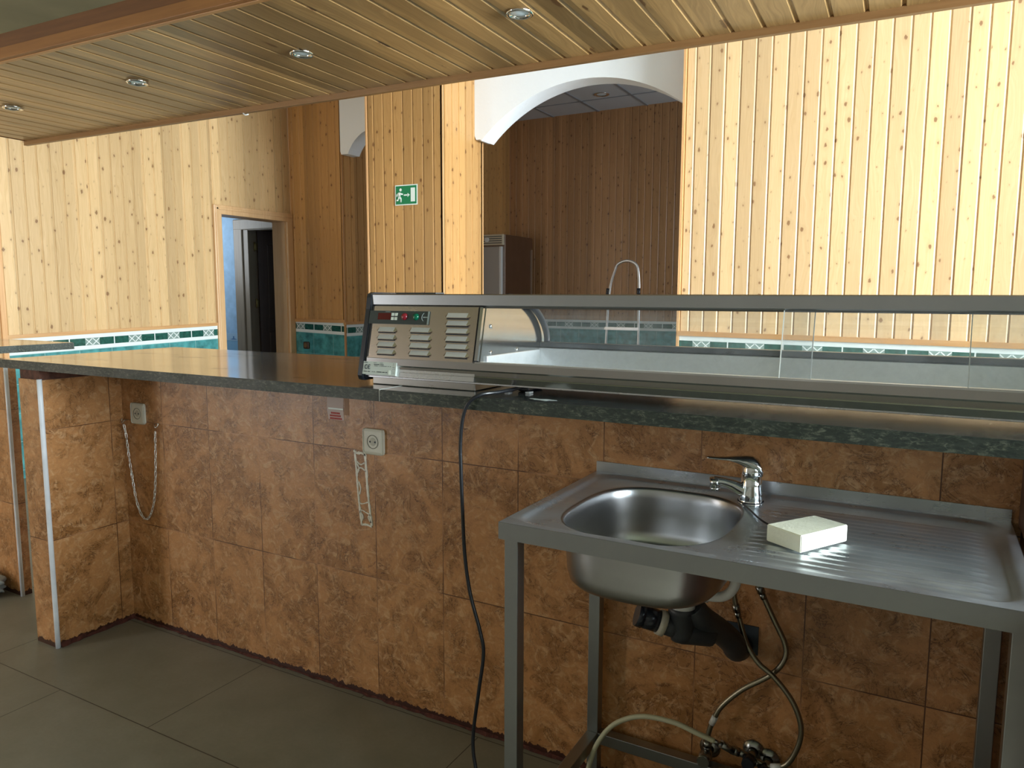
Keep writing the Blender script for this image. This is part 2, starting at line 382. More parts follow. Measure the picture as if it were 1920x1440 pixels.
def boards(name, O, U, Nn, width, z0, z1, mat, pitch=.09, u0=0., parent=None, V=(0, 0, 1), ptop=None, depth=.006, thick=.02, flip=False):
    """tongue and groove cladding with real bevelled grooves; z0/z1 may be functions of u"""
    O, U, Nn, V = Vector(O), Vector(U), Vector(Nn), Vector(V)
    zf0 = z0 if callable(z0) else (lambda u: z0); zf1 = z1 if callable(z1) else (lambda u: z1)
    us = []
    k = math.floor(-u0/pitch)-1
    while u0+k*pitch < width+pitch:
        b = u0+k*pitch
        pr = [(b, -depth), (b+.003, 0), (b+pitch-.012, 0), (b+pitch-.004, -depth)]
        us += pr; k += 1
    def at(u):
        for (a, da), (b, db) in zip(us, us[1:]):
            if a <= u <= b: return da+(db-da)*(u-a)/max(b-a, 1e-9)
        return 0
    prof = [(0, at(0))]+[(u, d) for u, d in us if 0 < u < width]+[(width, at(width))]
    bm = bmesh.new(); l = bm.loops.layers.uv.new('UVMap')
    A = [bm.verts.new(O+U*u+Nn*d+V*zf0(u)) for u, d in prof]; Bv = [bm.verts.new(O+U*u+Nn*d+V*zf1(u)) for u, d in prof]
    for i in range(len(prof)-1):
        f = bm.faces.new((A[i], A[i+1], Bv[i+1], Bv[i]))
        mid = (prof[i][0]+prof[i+1][0])/2-u0
        cell = math.floor(mid/pitch)
        for lp, (u, v) in zip(f.loops, ((prof[i][0], zf0(0)), (prof[i+1][0], zf0(0)), (prof[i+1][0], zf1(0)), (prof[i][0], zf1(0)))):
            uu = min(max(u-u0, cell*pitch+1e-4), (cell+1)*pitch-1e-4); lp[l].uv = (uu, v)
    # back faces so the panel has a thickness
    bk = [bm.verts.new(O+U*u-Nn*thick+V*z) for u, z in ((0, zf0(0)), (width, zf0(width)), (width, zf1(width)), (0, zf1(0)))]
    bm.faces.new((bk[3], bk[2], bk[1], bk[0]))
    bm.faces.new([bk[0], bk[1]]+A[::-1]); bm.faces.new([bk[2], bk[3]]+Bv)
    bm.faces.new((bk[1], bk[2], Bv[-1], A[-1])); bm.faces.new((bk[3], bk[0], A[0], Bv[0]))
    want = Nn
    f0 = bm.faces[0] if False else None
    bmesh.ops.recalc_face_normals(bm, faces=bm.faces)
    me = bpy.data.meshes.new(name); bm.to_mesh(me); bm.free(); me.materials.append(mat)
    o = bpy.data.objects.new(name, me); C.objects.link(o)
    if parent is not None: o.parent = parent; o.matrix_parent_inverse = Matrix.Translation(-parent.location)
    return o
def dado(name, O, U, Nn, width, ztop, pitch=.345, u0=0., parent=None):
    """glazed dado: white / dark green band with double crosses / white, over teal tiles"""
    O, U, Nn = Vector(O), Vector(U), Vector(Nn); zt = ztop if callable(ztop) else (lambda u: ztop)
    b = B()
    def q(u0_, u1_, a, c, d, mi):
        if u1_ <= 0 or u0_ >= width: return
        u0_, u1_ = max(u0_, 0), min(u1_, width)
        b.face([O+U*u0_+Nn*d+Vector((0, 0, zt(u0_)-c)), O+U*u1_+Nn*d+Vector((0, 0, zt(u1_)-c)), O+U*u1_+Nn*d+Vector((0, 0, zt(u1_)-a)), O+U*u0_+Nn*d+Vector((0, 0, zt(u0_)-a))], mi)
    def bar(ua, va, ub, vb, w_, d, mi):
        if min(ua, ub) < 0 or max(ua, ub) > width: return
        pa = Vector((ua, va)); pb = Vector((ub, vb)); n2 = Vector((-(pb-pa).y, (pb-pa).x)).normalized()*w_/2
        b.face([O+U*p.x+Nn*d+Vector((0, 0, zt(p.x)-p.y)) for p in (pa+n2, pb+n2, pb-n2, pa-n2)], mi)
    W, G, T, GR, SH = 0, 1, 2, 3, 4
    q(0, width, 0, .112, .004, W)
    k = math.floor(-u0/pitch)-1
    while u0+k*pitch < width:
        a = u0+k*pitch
        q(a+.004, a+pitch-.004, .030, .084, .0046, G)
        c = a+pitch/2
        q(c-.055, c+.055, .031, .083, .0050, SH)
        for cc in (c-.028, c+.028):
            bar(cc-.026, .033, cc+.026, .081, .006, .0056, W); bar(cc-.026, .081, cc+.026, .033, .006, .0058, W)
        k += 1
    b.face([O+U*uu+Nn*.001+Vector((0, 0, zz)) for uu, zz in ((0, 0), (width, 0), (width, zt(width)-.11), (0, zt(0)-.11))], GR)
    t = .25; k = 0
    while k*t < width:
        for r in range(5):
            q(k*t+.002, (k+1)*t-.002, .116+r*.2, .116+r*.2+.197, .003, T)
        k += 1
    bb = b.build(name, [DWHITE, TEALD, TEAL, DGROUT, DSHAPE], parent, fix=False)
    return bb

# ================================================================== THE SETTING
H = 3.3
b = B(); b.box(-5.4, 6.2, -3.4, 6.8, -.08, 0); structure(b.build('floor', FLOOR))
b = B(); b.box(-3.0, 6.2, -3.4, 3.62, H, H+.08); structure(b.build('ceiling', plain('white_dining_ceiling', (.86, .87, .88), .8)))
b = B(); b.box(-3.0, 6.2, -3.4, .62, 2.5, 2.56); b.box(-3.0, 6.2, .60, .66, 2.5, H); structure(b.build('ceiling_bar', plain('bar_ceiling', (.40, .42, .27), .8, var=.10, vscale=5)))
# left wall of the dining area (plane x = -3) with the doorway
Z = lambda y: .981+(y-1.4)*.020
wl = thing('wall_left', '', ''); del wl['label']; del wl['category']; wl['kind'] = 'structure'
boards('boards', (-3, 1.0, 0), (0, 1, 0), (1, 0, 0), 1.74, lambda u: Z(1+u)+.0, H, PINE_L, u0=.02, parent=wl)
boards('boards', (-3, 2.74, 0), (0, 1, 0), (1, 0, 0), .91, 2.04, H, PINE_L, u0=.01, parent=wl)
boards('boards', (-3, -3.4, 0), (0, 1, 0), (1, 0, 0), 4.4, 0, H, PINE_L, u0=.05, parent=wl)
dado('dado_tiles', (-3, 1.0, 0), (0, 1, 0), (1, 0, 0), 1.74, lambda u: Z(1+u), u0=.4275-.345, parent=wl)
b = B(); b.prism([(1.0, 0), (2.74, 0), (2.74, 1), (1.0, 1)], lambda p: Vector((-3.002, p[0], Z(p[0])+p[1]*.026)), lambda p: Vector((-2.985, p[0], Z(p[0])+p[1]*.026)))
b.build('rail', TRIM_Y, wl)
b = B(); b.box(-3.0, -2.982, .975, 1.008, 0, H); b.build('corner_bead', TRIM_Z, wl)
b = B(); b.box(-3.16, -3.021, -3.4, 2.80, 0, H); b.box(-3.16, -3.021, 2.80, 3.57, 2.0, H); b.box(-3.16, -3.021, 3.57, 3.66, 0, H)
b.build('masonry', WPLAST, wl)
# doorway casing
dr = thing('door_1', '', ''); del dr['label']; del dr['category']; dr['kind'] = 'structure'
b = B(); b.box(-3.002, -2.975, 2.73, 2.81, 0, 2.05, bev=.006); b.box(-2.99, -2.968, 2.745, 2.775, 0, 2.045, bev=.004); b.build('casing', CASING, dr)
b = B(); b.box(-3.002, -2.975, 3.57, 3.645, 0, 2.05, bev=.006); b.build('casing', CASING, dr)
b = B(); b.box(-3.003, -2.974, 2.735, 3.645, 1.972, 2.052, bev=.006); b.box(-2.99, -2.968, 2.75, 3.63, 2.01, 2.03, bev=.004); b.build('casing_head', CASING, dr)
b = B(); b.box(-3.165, -3.0, 2.80, 2.815, 0, 1.985); b.box(-3.165, -3.0, 3.56, 3.575, 0, 1.985); b.box(-3.165, -3.0, 2.81, 3.565, 1.972, 1.988); b.build('jamb', CASING, dr)
# corridor behind the doorway with an inner door
b = B(); b.box(-5.4, -4.52, 4.30, 4.42, 0, 2.6); b.box(-3.75, -3.0, 4.30, 4.42, 0, 2.6); b.box(-4.52, -3.75, 4.30, 4.42, 2.06, 2.6)
structure(b.build('wall_corridor', BLUEW))
b = B(); b.box(-5.4, -4.535, 4.292, 4.30, 0, .745, mi=0); b.box(-5.4, -4.535, 4.289, 4.30, .745, .83, mi=1)
for i in range(6):
    cx = -5.3+i*.17
    b.cyl((cx, 4.2885, .787), (cx, 4.288, .787), .012, n=8, mi=2)
    b.face([(cx-.06, 4.2882, .76), (cx+.06, 4.2882, .76), (cx, 4.2882, .775)], 2)
structure(b.build('trim_corridor_tiles', [plain('pale_blue_tile', (.22, .40, .55), .3), plain('pale_border_tile', (.35, .50, .62), .3), plain('blue_motif', (.06, .16, .34), .3)]))
b = B(); b.box(-5.46, -5.4, 2.0, 4.42, 0, 2.6); b.box(-5.4, -3.16, 1.94, 2.0, 0, 2.6); structure(b.build('wall_corridor_end', BLUEW))
b = B(); b.box(-5.4, -3.03, 2.0, 5.9, 2.6, 2.66); structure(b.build('ceiling_corridor', CEIL))
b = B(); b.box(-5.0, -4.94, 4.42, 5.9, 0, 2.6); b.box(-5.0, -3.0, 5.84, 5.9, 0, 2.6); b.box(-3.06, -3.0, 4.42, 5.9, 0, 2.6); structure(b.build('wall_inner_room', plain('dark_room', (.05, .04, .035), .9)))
d2 = thing('door_2', '', ''); del d2['label']; del d2['category']; d2['kind'] = 'structure'
b = B(); b.box(-4.54, -4.40, 4.27, 4.30, 0, 2.12, bev=.01); b.box(-4.42, -4.32, 4.285, 4.42, 0, 2.02, bev=.004); b.build('casing', CASDARK, d2)
b = B(); b.box(-3.78, -3.62, 4.27, 4.30, 0, 2.12, bev=.01); b.build('casing', CASDARK, d2)
b = B(); b.box(-4.54, -3.62, 4.268, 4.302, 2.005, 2.125, bev=.01); b.box(-4.40, -3.75, 4.29, 4.42, 2.0, 2.03); b.build('casing_head', CASDARK, d2)
Md = Matrix.Translation((-4.30, 4.40, 0)) @ Matrix.Rotation(radians(68), 4, 'Z')
b = B(); b.box(0, .66, -.02, .02, .01, 2.0, M=Md)
for zz in ((.2, .85), (1.0, 1.85)):
    b.box(.10, .56, -.028, .028, zz[0], zz[1], bev=.01, M=Md)
b.build('door_leaf', DOORDK, d2)
for zz in (.55, 1.18, 1.82):
    b = B(); b.box(-4.325, -4.295, 4.375, 4.405, zz-.04, zz+.04, bev=.004); b.cyl((-4.31, 4.37, zz-.05), (-4.31, 4.37, zz+.05), .009, n=10); b.build('hinge', plain('brass', (.5, .36, .14), .3, 1), d2)

# pier beside the doorway (front at y = 3.65, side at x = -2.35)
wp = thing('wall_pier', '', ''); del wp['label']; del wp['category']; wp['kind'] = 'structure'
boards('boards', (-3, 3.65, 0), (1, 0, 0), (0, -1, 0), .65, lambda u: 1.034-u*.03, H, PINE_O, u0=.045, parent=wp)
boards('boards', (-2.35, 3.65, 0), (0, 1, 0), (1, 0, 0), 3.15, 1.02, 3.5, PINE_O, u0=.03, parent=wp)
dado('dado_tiles', (-3, 3.65, 0), (1, 0, 0), (0, -1, 0), .645, lambda u: 1.034-u*.03, u0=-.085, parent=wp)
dado('dado_tiles', (-2.35, 3.655, 0), (0, 1, 0), (1, 0, 0), 3.1, 1.003, u0=.02, parent=wp)
b = B(); b.box(-3.0, -2.345, 3.632, 3.652, 1.016, 1.045); b.box(-2.362, -2.334, 3.64, 6.8, 1.0, 1.026); b.build('rail', TRIM_X, wp)
b = B(); b.box(-2.358, -2.343, 3.643, 3.662, 0, H, bev=.002); b.build('corner_bead', woodtrim('pier_bead', (.50, .25, .09), (.40, .19, .06)), wp)
b = B(); b.box(-3.0, -2.988, 3.64, 3.655, 0, H); b.build('corner_bead', TRIM_Z, wp)
b = B(); b.box(-2.99, -2.371, 3.671, 4.30, 0, 3.4); b.box(-2.99, -2.371, 4.3, 6.8, 0, 3.46); b.build('masonry', WPLAST, wp)
# back room
wb = thing('wall_back', '', ''); del wb['label']; del wb['category']; wb['kind'] = 'structure'
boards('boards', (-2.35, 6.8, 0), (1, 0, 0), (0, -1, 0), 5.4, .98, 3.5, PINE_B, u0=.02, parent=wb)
dado('dado_tiles', (-2.35, 6.8, 0), (1, 0, 0), (0, -1, 0), 5.4, .98, parent=wb)
b = B(); b.box(-2.45, 3.15, 6.82, 6.9, 0, 3.6); b.build('masonry', WPLAST, wb)
b = B(); b.box(3.05, 3.15, 3.7, 4.55, 0, 3.6); b.box(3.05, 3.15, 6.1, 6.8, 0, 3.6); b.box(3.05, 3.15, 4.55, 6.1, 0, 1.2); b.box(3.05, 3.15, 4.55, 6.1, 2.75, 3.6); structure(b.build('wall_back_room_side', WPLAST))
cb = thing('ceiling_back_room', '', ''); del cb['label']; del cb['category']; cb['kind'] = 'structure'
b = B(); b.box(-2.4, 3.1, 3.62, 6.85, 3.462, 3.52); b.build('tiles', CTILE, cb)
b = B()
for i in range(10): b.box(-2.35+i*.6-.02+.02, -2.35+i*.6+.012+.02, 3.7, 6.8, 3.454, 3.463)
for j in range(6): b.box(-2.35, 3.05, 3.9+j*.6-.02, 3.9+j*.6+.012-.02, 3.454, 3.4635)
b.build('grid', CGRID, cb)

# arches
def arch(name, x0, x1, cx, R, top, tipz, tx0, tx1, y0, y1):
    b = B(); pts = []
    n = 40; xa, xb = tx0, tx1
    for i in range(n+1):
        xx = xa+(xb-xa)*i/n; dx = min(abs(xx-cx), R*.999); pts.append((xx, top-(R-sqrt(R*R-dx*dx))))
    poly = [(x0, H+.2), (x0, tipz+.03), (x0+.012, tipz), (xa-.012, tipz)]+pts+[(xb+.012, tipz), (x1-.01, tipz), (x1, tipz+.03), (x1, H+.2)]
    # build as column strips to stay planar and convex
    top_z = H+.2
    low = poly[1:-1]
    for (xa_, za), (xb_, zb) in zip(low, low[1:]):
        if xb_-xa_ < 1e-5: continue
        b.prism([(xa_, za), (xb_, zb), (xb_, top_z), (xa_, top_z)], lambda p: Vector((p[0], y0, p[1])), lambda p: Vector((p[0], y1, p[1])))
    bmesh.ops.remove_doubles(b.bm, verts=b.bm.verts, dist=1e-5)
    return structure(b.build(name, WPLAST))
arch('wall_arch', -.579, 1.20, .29, 1.15, 2.748, 2.425, -.52, 1.10, 3.12, 3.30)
arch('wall_arch_narrow', -2.334, -1.0, -1.925, .355, 2.75, 2.55, -2.245, -1.605, 3.62, 3.78)
b = B(); b.box(1.2, 3.15, 3.12, 3.30, 0, H); b.box(1.09, 1.2, 3.12, 3.30, 0, 2.425); b.box(-1.25, -.98, 3.245, 3.80, 0, H); b.box(-1.0, 3.1, 3.62, 3.70, 3.2, 3.5); b.box(3.05, 3.15, 3.3, 3.7, 0, H); structure(b.build('wall_between', WPLAST))
# right wood wall, plane y = 2.9
wr = thing('wall_right', '', ''); del wr['label']; del wr['category']; wr['kind'] = 'structure'
ZR = lambda u: 1.0255-(u-.28)*.0106
boards('boards', (1.068, 2.9, 0), (1, 0, 0), (0, -1, 0), 5.1, ZR, H, PINE_R, u0=.073, pitch=.0885, parent=wr)
dado('dado_tiles', (1.08, 2.9, 0), (1, 0, 0), (0, -1, 0), 5.1, lambda u: ZR(u), u0=.303-.3245, pitch=.3245, parent=wr)
b = B(); b.prism([(0, 0), (5.1, 0), (5.1, 1), (0, 1)], lambda p: Vector((1.068+p[0], 2.882, ZR(p[0])+p[1]*.03)), lambda p: Vector((1.068+p[0], 2.902, ZR(p[0])+p[1]*.03)))
b.build('rail', TRIM_X, wr)
b = B(); b.box(1.062, 1.078, 2.885, 2.93, 0, H); b.build('corner_bead', TRIM_Z, wr)
boards('boards', (1.066, 3.12, 0), (0, -1, 0), (-1, 0, 0), .22, 0, H, PINE_O, parent=wr)
b = B(); b.box(1.09, 6.2, 2.922, 3.05, 0, H); b.build('masonry', WPLAST, wr)
# window wall of the dining area
def wall_with_window(name, x0, x1, ya, yb, za, zb, y0, y1, top, wname):
    b = B(); b.box(x0, x1, y0, ya, 0, top); b.box(x0, x1, yb, y1, 0, top); b.box(x0, x1, ya, yb, 0, za); b.box(x0, x1, ya, yb, zb, top)
    structure(b.build(name, WPLAST))
    wn = thing(wname, '', ''); del wn['label']; del wn['category']; wn['kind'] = 'structure'
    xm = (x0+x1)/2
    b = B(); b.box(xm-.03, xm+.03, ya, ya+.05, za, zb); b.box(xm-.03, xm+.03, yb-.05, yb, za, zb); b.box(xm-.03, xm+.03, ya, yb, za, za+.05); b.box(xm-.03, xm+.03, ya, yb, zb-.05, zb)
    b.box(xm-.02, xm+.02, (ya+yb)/2-.025, (ya+yb)/2+.025, za, zb); b.build('window_frame', ALU, wn)
    b = B(); b.box(xm-.003, xm+.003, ya+.03, yb-.03, za+.03, zb-.03); b.build('window_pane', GLASSW, wn)
wall_with_window('wall_window_side', 6.1, 6.2, -1.3, 2.2, .9, 2.95, -1.6, 3.0, H, 'window_1')
wall_with_window('wall_bar_side', 6.1, 6.2, -2.95, -1.85, 1.15, 2.4, -3.4, -1.6, H, 'window_2')
b = B(); b.box(-3.0, -2.9, -3.5, -3.4, 0, H); b.box(-2.0, 6.2, -3.5, -3.4, 0, H); b.box(-2.9, -2.0, -3.5, -3.4, 2.12, H)
structure(b.build('wall_behind', plain('brown_back_wall', (.31, .285, .25), .6, var=.3, vscale=4)))
# crossing bulkhead over the canopy
# ================================================================== PILLAR
pl = thing('pillar', 'square pillar clad in vertical pine boards between the two white arches', 'pillar', (-.918, 2.965, 0))
boards('front_cladding', (-1.257, 2.7, 0), (1, 0, 0), (0, -1, 0), .678, 0, H, PINE_P, u0=.070, pitch=.0885, parent=pl)
boards('side_cladding', (-.579, 2.7, 0), (0, 1, 0), (1, 0, 0), .531, 0, H, PINE_P, u0=.03, pitch=.09, parent=pl)
boards('side_cladding', (-1.257, 3.231, 0), (0, -1, 0), (-1, 0, 0), .531, 0, H, PINE_P, u0=.03, pitch=.09, parent=pl)
boards('back_cladding', (-.579, 3.231, 0), (-1, 0, 0), (0, 1, 0), .678, 0, H, PINE_P, parent=pl)
for (xx, yy) in ((-1.257, 2.7), (-.579, 2.7), (-.579, 3.231)):
    b = B(); b.box(xx-.010 if xx < -1 else xx-.006, xx+.006 if xx < -1 else xx+.004, yy-.004, yy+.008, 0, H, bev=.002); b.build('corner_bead', TRIM_Z, pl)
# exit sign
es = thing('exit_sign', 'green emergency exit sign with running man and arrow on the pillar', 'sign', (-.897, 2.695, 1.996))
Ms = Matrix.Translation((-.897, 2.694, 1.996)) @ Matrix.Rotation(radians(.5), 4, 'Y') @ Matrix.Scale(.935, 4)
def sg(b, x0, x1, z0, z1, y, mi): b.box(x0, x1, -y-.0008, -y, z0, z1, mi=mi, M=Ms)
b = B(); sg(b, -.107, .107, -.077, .077, -.001, 0); sg(b, -.107, .107, -.077, .077, -.002, 0); b.build('board', SIGNW, es)
b = B(); sg(b, -.099, .099, -.069, .069, .0, 0); b.build('green_field', GREENS, es)
b = B(); sg(b, .045, .085, -.052, .052, .001, 0); b.build('door_symbol', SIGNW, es)
b = B(); sg(b, -.022, .018, -.006, .004, .001, 0)
def poly(b, pts, y, M, mi=0): b.prism(pts, lambda p: M @ Vector((p[0], -y, p[1])), lambda p: M @ Vector((p[0], -y-.0008, p[1])), mi)
poly(b, [(.014, -.016), (.036, -.001), (.014, .014)], .001, Ms); b.build('arrow_symbol', SIGNW, es)
b = B()
for p, q_, r_ in (((-.062, .020), (-.066, -.012), .011), ((-.060, .018), (-.086, .008), .0045), ((-.086, .008), (-.090, -.012), .0045), ((-.058, .018), (-.036, .004), .0045), ((-.036, .004), (-.030, .010), .004),
                  ((-.064, -.012), (-.048, -.026), .006), ((-.048, -.026), (-.050, -.054), .0055), ((-.066, -.012), (-.076, -.036), .006), ((-.076, -.036), (-.094, -.040), .0055)):
    b.cyl(Ms @ Vector((p[0], -.0018, p[1])), Ms @ Vector((q_[0], -.0018, q_[1])), r_, n=10)
b.cyl(Ms @ Vector((-.052, -.001, .040)), Ms @ Vector((-.052, -.003, .040)), .011, n=20)
for v in b.bm.verts:
    pv = Ms.inverted() @ v.co; pv.y = -.0018 + (pv.y+.0018)*.06; v.co = Ms @ pv
b.build('running_man', SIGNW, es)

# ================================================================== BAR
bar = thing('bar_counter', 'long bar counter base faced with brown marbled tiles', 'bar counter', (0, 0, 0))
b = B(); b.box(-.235, 3.4, 0, .12, 0, 1.011); b.build('tiled_front', TRAV, bar)
b = B(); b.box(-.362, -.235, -.30, .12, 0, .978, mi=0)
for f in b.bm.faces: pass
b.build('return_wall', [TRAV_R], bar)
b = B(); b.box(-.3622, -.24, -.3012, -.300, .0, .980); b.build('end_tiles', TRAV_E, bar)
b = B(); b.box(-.358, -.238, -.297, 0, .977, 1.0115); b.build('cement_bed', CEMENT, bar)
b = B(); b.tube([(-.2375, -.2985, .0), (-.2375, -.2985, .3), (-.2375, -.2985, .7), (-.2375, -.2985, .982)], .0085, n=12, sub=2); b.build('corner_trim', CORNERW, bar)
b = B()
for i in range(60):
    a = i*.048-.22; b.face([(a, -.001, 0), (a+.048, -.001, 0), (a+.048, -.006-.004*random.random(), 0.001), (a, -.006, .001)])
def jag(b, p0, p1, nrm, n, h):
    p0, p1, nrm = Vector(p0), Vector(p1), Vector(nrm); L_ = []
    for i in range(n+1):
        L_.append((p0+(p1-p0)*i/n, h*(.4+.6*random.random()), .003+.008*random.random()))
    for (a, ha, da), (c, hc, dc) in zip(L_, L_[1:]):
        z = Vector((0, 0, 1)); b.face([a+nrm*da+z*.0006, c+nrm*dc+z*.0006, c+z*hc+nrm*.001, a+z*ha+nrm*.001])
b.bm.clear()
jag(b, (-.235, 0, 0), (2.62, 0, 0), (0, -1, 0), 110, .010); jag(b, (-.235, -.29, 0), (-.235, 0, 0), (1, 0, 0), 14, .02)
b.build('mortar_edge', RUST, bar)
b = B(); b.box(2.643, 2.662, -.78, -.0005, 0, .826); b.box(2.638, 2.662, -.10, -.0005, .826, 1.0115); structure(b.build('wall_shade_partition', plain('brown_partition', (.16, .075, .04), .6, var=.3, vscale=9)))  # low panel added and shaped to block side light; upright is a brown strip
# second bar at the left, past the passage
bar2 = thing('bar_counter', 'far left bar end with marbled tiles beyond the passage gap', 'bar counter', (-.84, -.1, 0))
b = B(); b.box(-2.2, -.845, -.10, -.06, 0, 1.0095, mi=0); b.build('tiled_front', TRAV_E, bar2)
b = B(); b.tube([(-.844, -.099, 0), (-.844, -.099, .5), (-.844, -.099, 1.0095)], .008, n=12, sub=2); b.build('corner_trim', CORNERW, bar2)
def slab(name, pts, z0, z1, label):
    bb = B(); bb.prism(pts, lambda p: Vector((p[0], p[1], z0)), lambda p: Vector((p[0], p[1], z1)))
    bmesh.ops.recalc_face_normals(bb.bm, faces=bb.bm.faces)
    es_ = [e for e in bb.bm.edges if abs(e.verts[0].co.z-z1) < 1e-5 and abs(e.verts[1].co.z-z1) < 1e-5]
    bmesh.ops.bevel(bb.bm, geom=es_, offset=.002, segments=2, affect='EDGES')
    bb.bm.normal_update()
    for f in bb.bm.faces: f.material_index = 0 if abs(f.normal.z) > .5 else 1
    o = bb.build(name, [GRAN, GRANF]); tag(o, label, 'countertop', 'granite slabs on the bar'); return o
slab('granite_countertop', [(-.485, -.300), (1.268, -.300), (1.268, .445), (-.50, .445)], 1.012, 1.0425, 'left green granite bar slab, mostly bare, ending at the passage')
slab('granite_countertop', [(1.271, -.303), (3.4, -.303), (3.4, .445), (1.271, .445)], 1.012, 1.0425, 'right green granite bar slab under the steel display case')
slab('granite_countertop', [(-2.2, -.30), (-1.19, -.30), (-1.20, .40), (-2.2, .40)], 1.010, 1.042, 'short green granite slab at far left beyond the passage gap')
b = B(); b.box(1.2682, 1.2712, -.3025, .44, 1.013, 1.0432); tag(b.build('slab_joint', plain('joint_filler', (.42, .44, .42), .6)), 'pale filler line between the two granite bar slabs', 'joint')

# ---- sockets
def socket(loc, label, face_='-y', s=.08, body=OFFW, grp='wall sockets'):
    t = thing('wall_socket', label, 'socket', loc)
    M = Matrix.Translation(loc)
    b = B(); b.box(-s/2, s/2, -.009, 0, -s/2, s/2, bev=.0085, M=M); b.build('cover_plate', body, t)
    R = Matrix.Rotation(radians(90), 4, 'X')
    b = B(); b.lathe([(.021, .0095), (.0215, .0105), (.0195, .0100), (.018, .0015), (.0, .0015)], M @ R, n=32); b.build('round_recess', plain('shaded_recess', (.20, .185, .14), .45), t)  # shade inside the recess put into a darker cream
    b = B(); b.cyl((loc[0], loc[1]-.0088, loc[2]), (loc[0], loc[1]-.0102, loc[2]), .0125, .0115, n=24); b.build('socket_insert', plain('cream_insert', (.45, .42, .33), .4), t)
    b = B()
    for dx in (-.0095, .0095): b.cyl((loc[0]+dx, loc[1]-.0108, loc[2]), (loc[0]+dx, loc[1]-.0095, loc[2]), .0030, n=12)
    b.build('contact_holes', INK, t)
    return t
socket((-.133, 0, .830), 'cream wall socket above the hanging chain near the corner')
socket((1.001, 0, .833), 'cream wall socket above the rectangular glue outline')
t = thing('wall_socket', 'dark brown round-faced socket box on the teal tiles by the doorway', 'socket', (-2.84, 3.644, .79))
b = B(); b.box(-2.875, -2.80, 3.63, 3.646, .755, .825, bev=.012); b.build('cover_plate', BROWNC, t)
b = B(); b.cyl((-2.845, 3.629, .79), (-2.845, 3.632, .79), .022, n=20); b.build('round_recess', plain('ochre_recess', (.16, .09, .03), .5), t)

# ---- chain on two hooks
ch = thing('chain', 'thin steel chain hanging in a loop from two wall hooks', 'chain', (-.11, -.01, .80))
def link(b, p, d, side, L_=.022, W_=.0072, r=.0016):
    d = Vector(d).normalized(); sd = Vector(side); sd = (sd-d*sd.dot(d)).normalized(); pts = []
    for k in range(13):
        a = 2*pi*k/12; c_, s_ = cos(a), sin(a)
        pts.append(Vector(p)+d*(L_/2-W_/2)*(1 if c_ > 0 else -1)*min(1, abs(c_)*3)+d*c_*W_/2+sd*s_*W_/2)
    b.tube(pts, r, n=6, sub=1, cap=False)
cp = smooth([(-.214, -.012, .785), (-.206, -.010, .74), (-.196, -.010, .66), (-.184, -.010, .585), (-.168, -.010, .50), (-.145, -.010, .445), (-.115, -.010, .424), (-.085, -.010, .445), (-.060, -.010, .50), (-.045, -.010, .58), (-.036, -.010, .68), (-.030, -.010, .785)], 10)
b = B(); acc = 0; last = cp[0]; i_ = 0
for a, c in zip(cp, cp[1:]):
    acc += (c-a).length
    if acc >= .0155:
        acc = 0; link(b, a, c-a, (1, 0, 0) if i_ % 2 else (0, 1, 0)); i_ += 1
b.build('links', plain('zinc', (.80, .80, .76), .3, .8), ch)
for hx in ((-.222, -.206), (-.026, -.008)):
    b = B(); b.tube([(hx[1] if hx[0] < -.1 else hx[0], 0, .799), (hx[1] if hx[0] < -.1 else hx[0], -.014, .799), ((hx[0]+hx[1])/2, -.018, .788), (hx[0] if hx[0] < -.1 else hx[1], -.014, .795), (hx[0] if hx[0] < -.1 else hx[1], -.012, .804)], .0017, n=8)
    b.build('hook', plain('zinc_hook', (.5, .5, .45), .3, 1), ch)
# ---- dried glue outline
b = B()
def strip(pts, w_, th=.002):
    P = smooth(pts, 5)
    for a, c in zip(P, P[1:]):
        d = (c-a).normalized(); n2 = Vector((-d.z, 0, d.x))*w_/2*(.75+.5*random.random())
        b.prism([0, 1, 2, 3], lambda k: (a+n2, c+n2, c-n2, a-n2)[k], lambda k: (a+n2*.7, c+n2*.7, c-n2*.7, a-n2*.7)[k]+Vector((0, -th, 0)))
y_ = -.0003
strip([(.922, y_, .790), (.927, y_, .74), (.931, y_, .68), (.937, y_, .62), (.944, y_, .562)], .008)
strip([(.962, y_, .792), (.966, y_, .74), (.970, y_, .68), (.977, y_, .62), (.984, y_, .566)], .009)
strip([(.918, y_, .797), (.93, y_, .790), (.95, y_, .792), (.968, y_, .785)], .009)
strip([(.944, y_, .563), (.965, y_, .566), (.985, y_, .562)], .008)
for (zc, sg_) in ((.765, 1), (.735, -1), (.640, 1), (.600, -1)):
    strip([(.928+(.77-zc)*.06, y_, zc), (.945, y_, zc-.010*sg_), (.964+(.77-zc)*.08, y_, zc)], .004)
strip([(.927, y_, .76), (.938, y_, .742), (.930, y_, .725)], .005); strip([(.936, y_, .70), (.943, y_, .68), (.938, y_, .66)], .005)
strip([(.980, y_, .60), (.972, y_, .59), (.983, y_, .575)], .007); strip([(.943, y_, .60), (.950, y_, .59), (.944, y_, .575)], .006)
tag(b.build('glue_outline', PUTTY, None), 'dried cream adhesive outline of a missing panel on the tiles', 'residue')
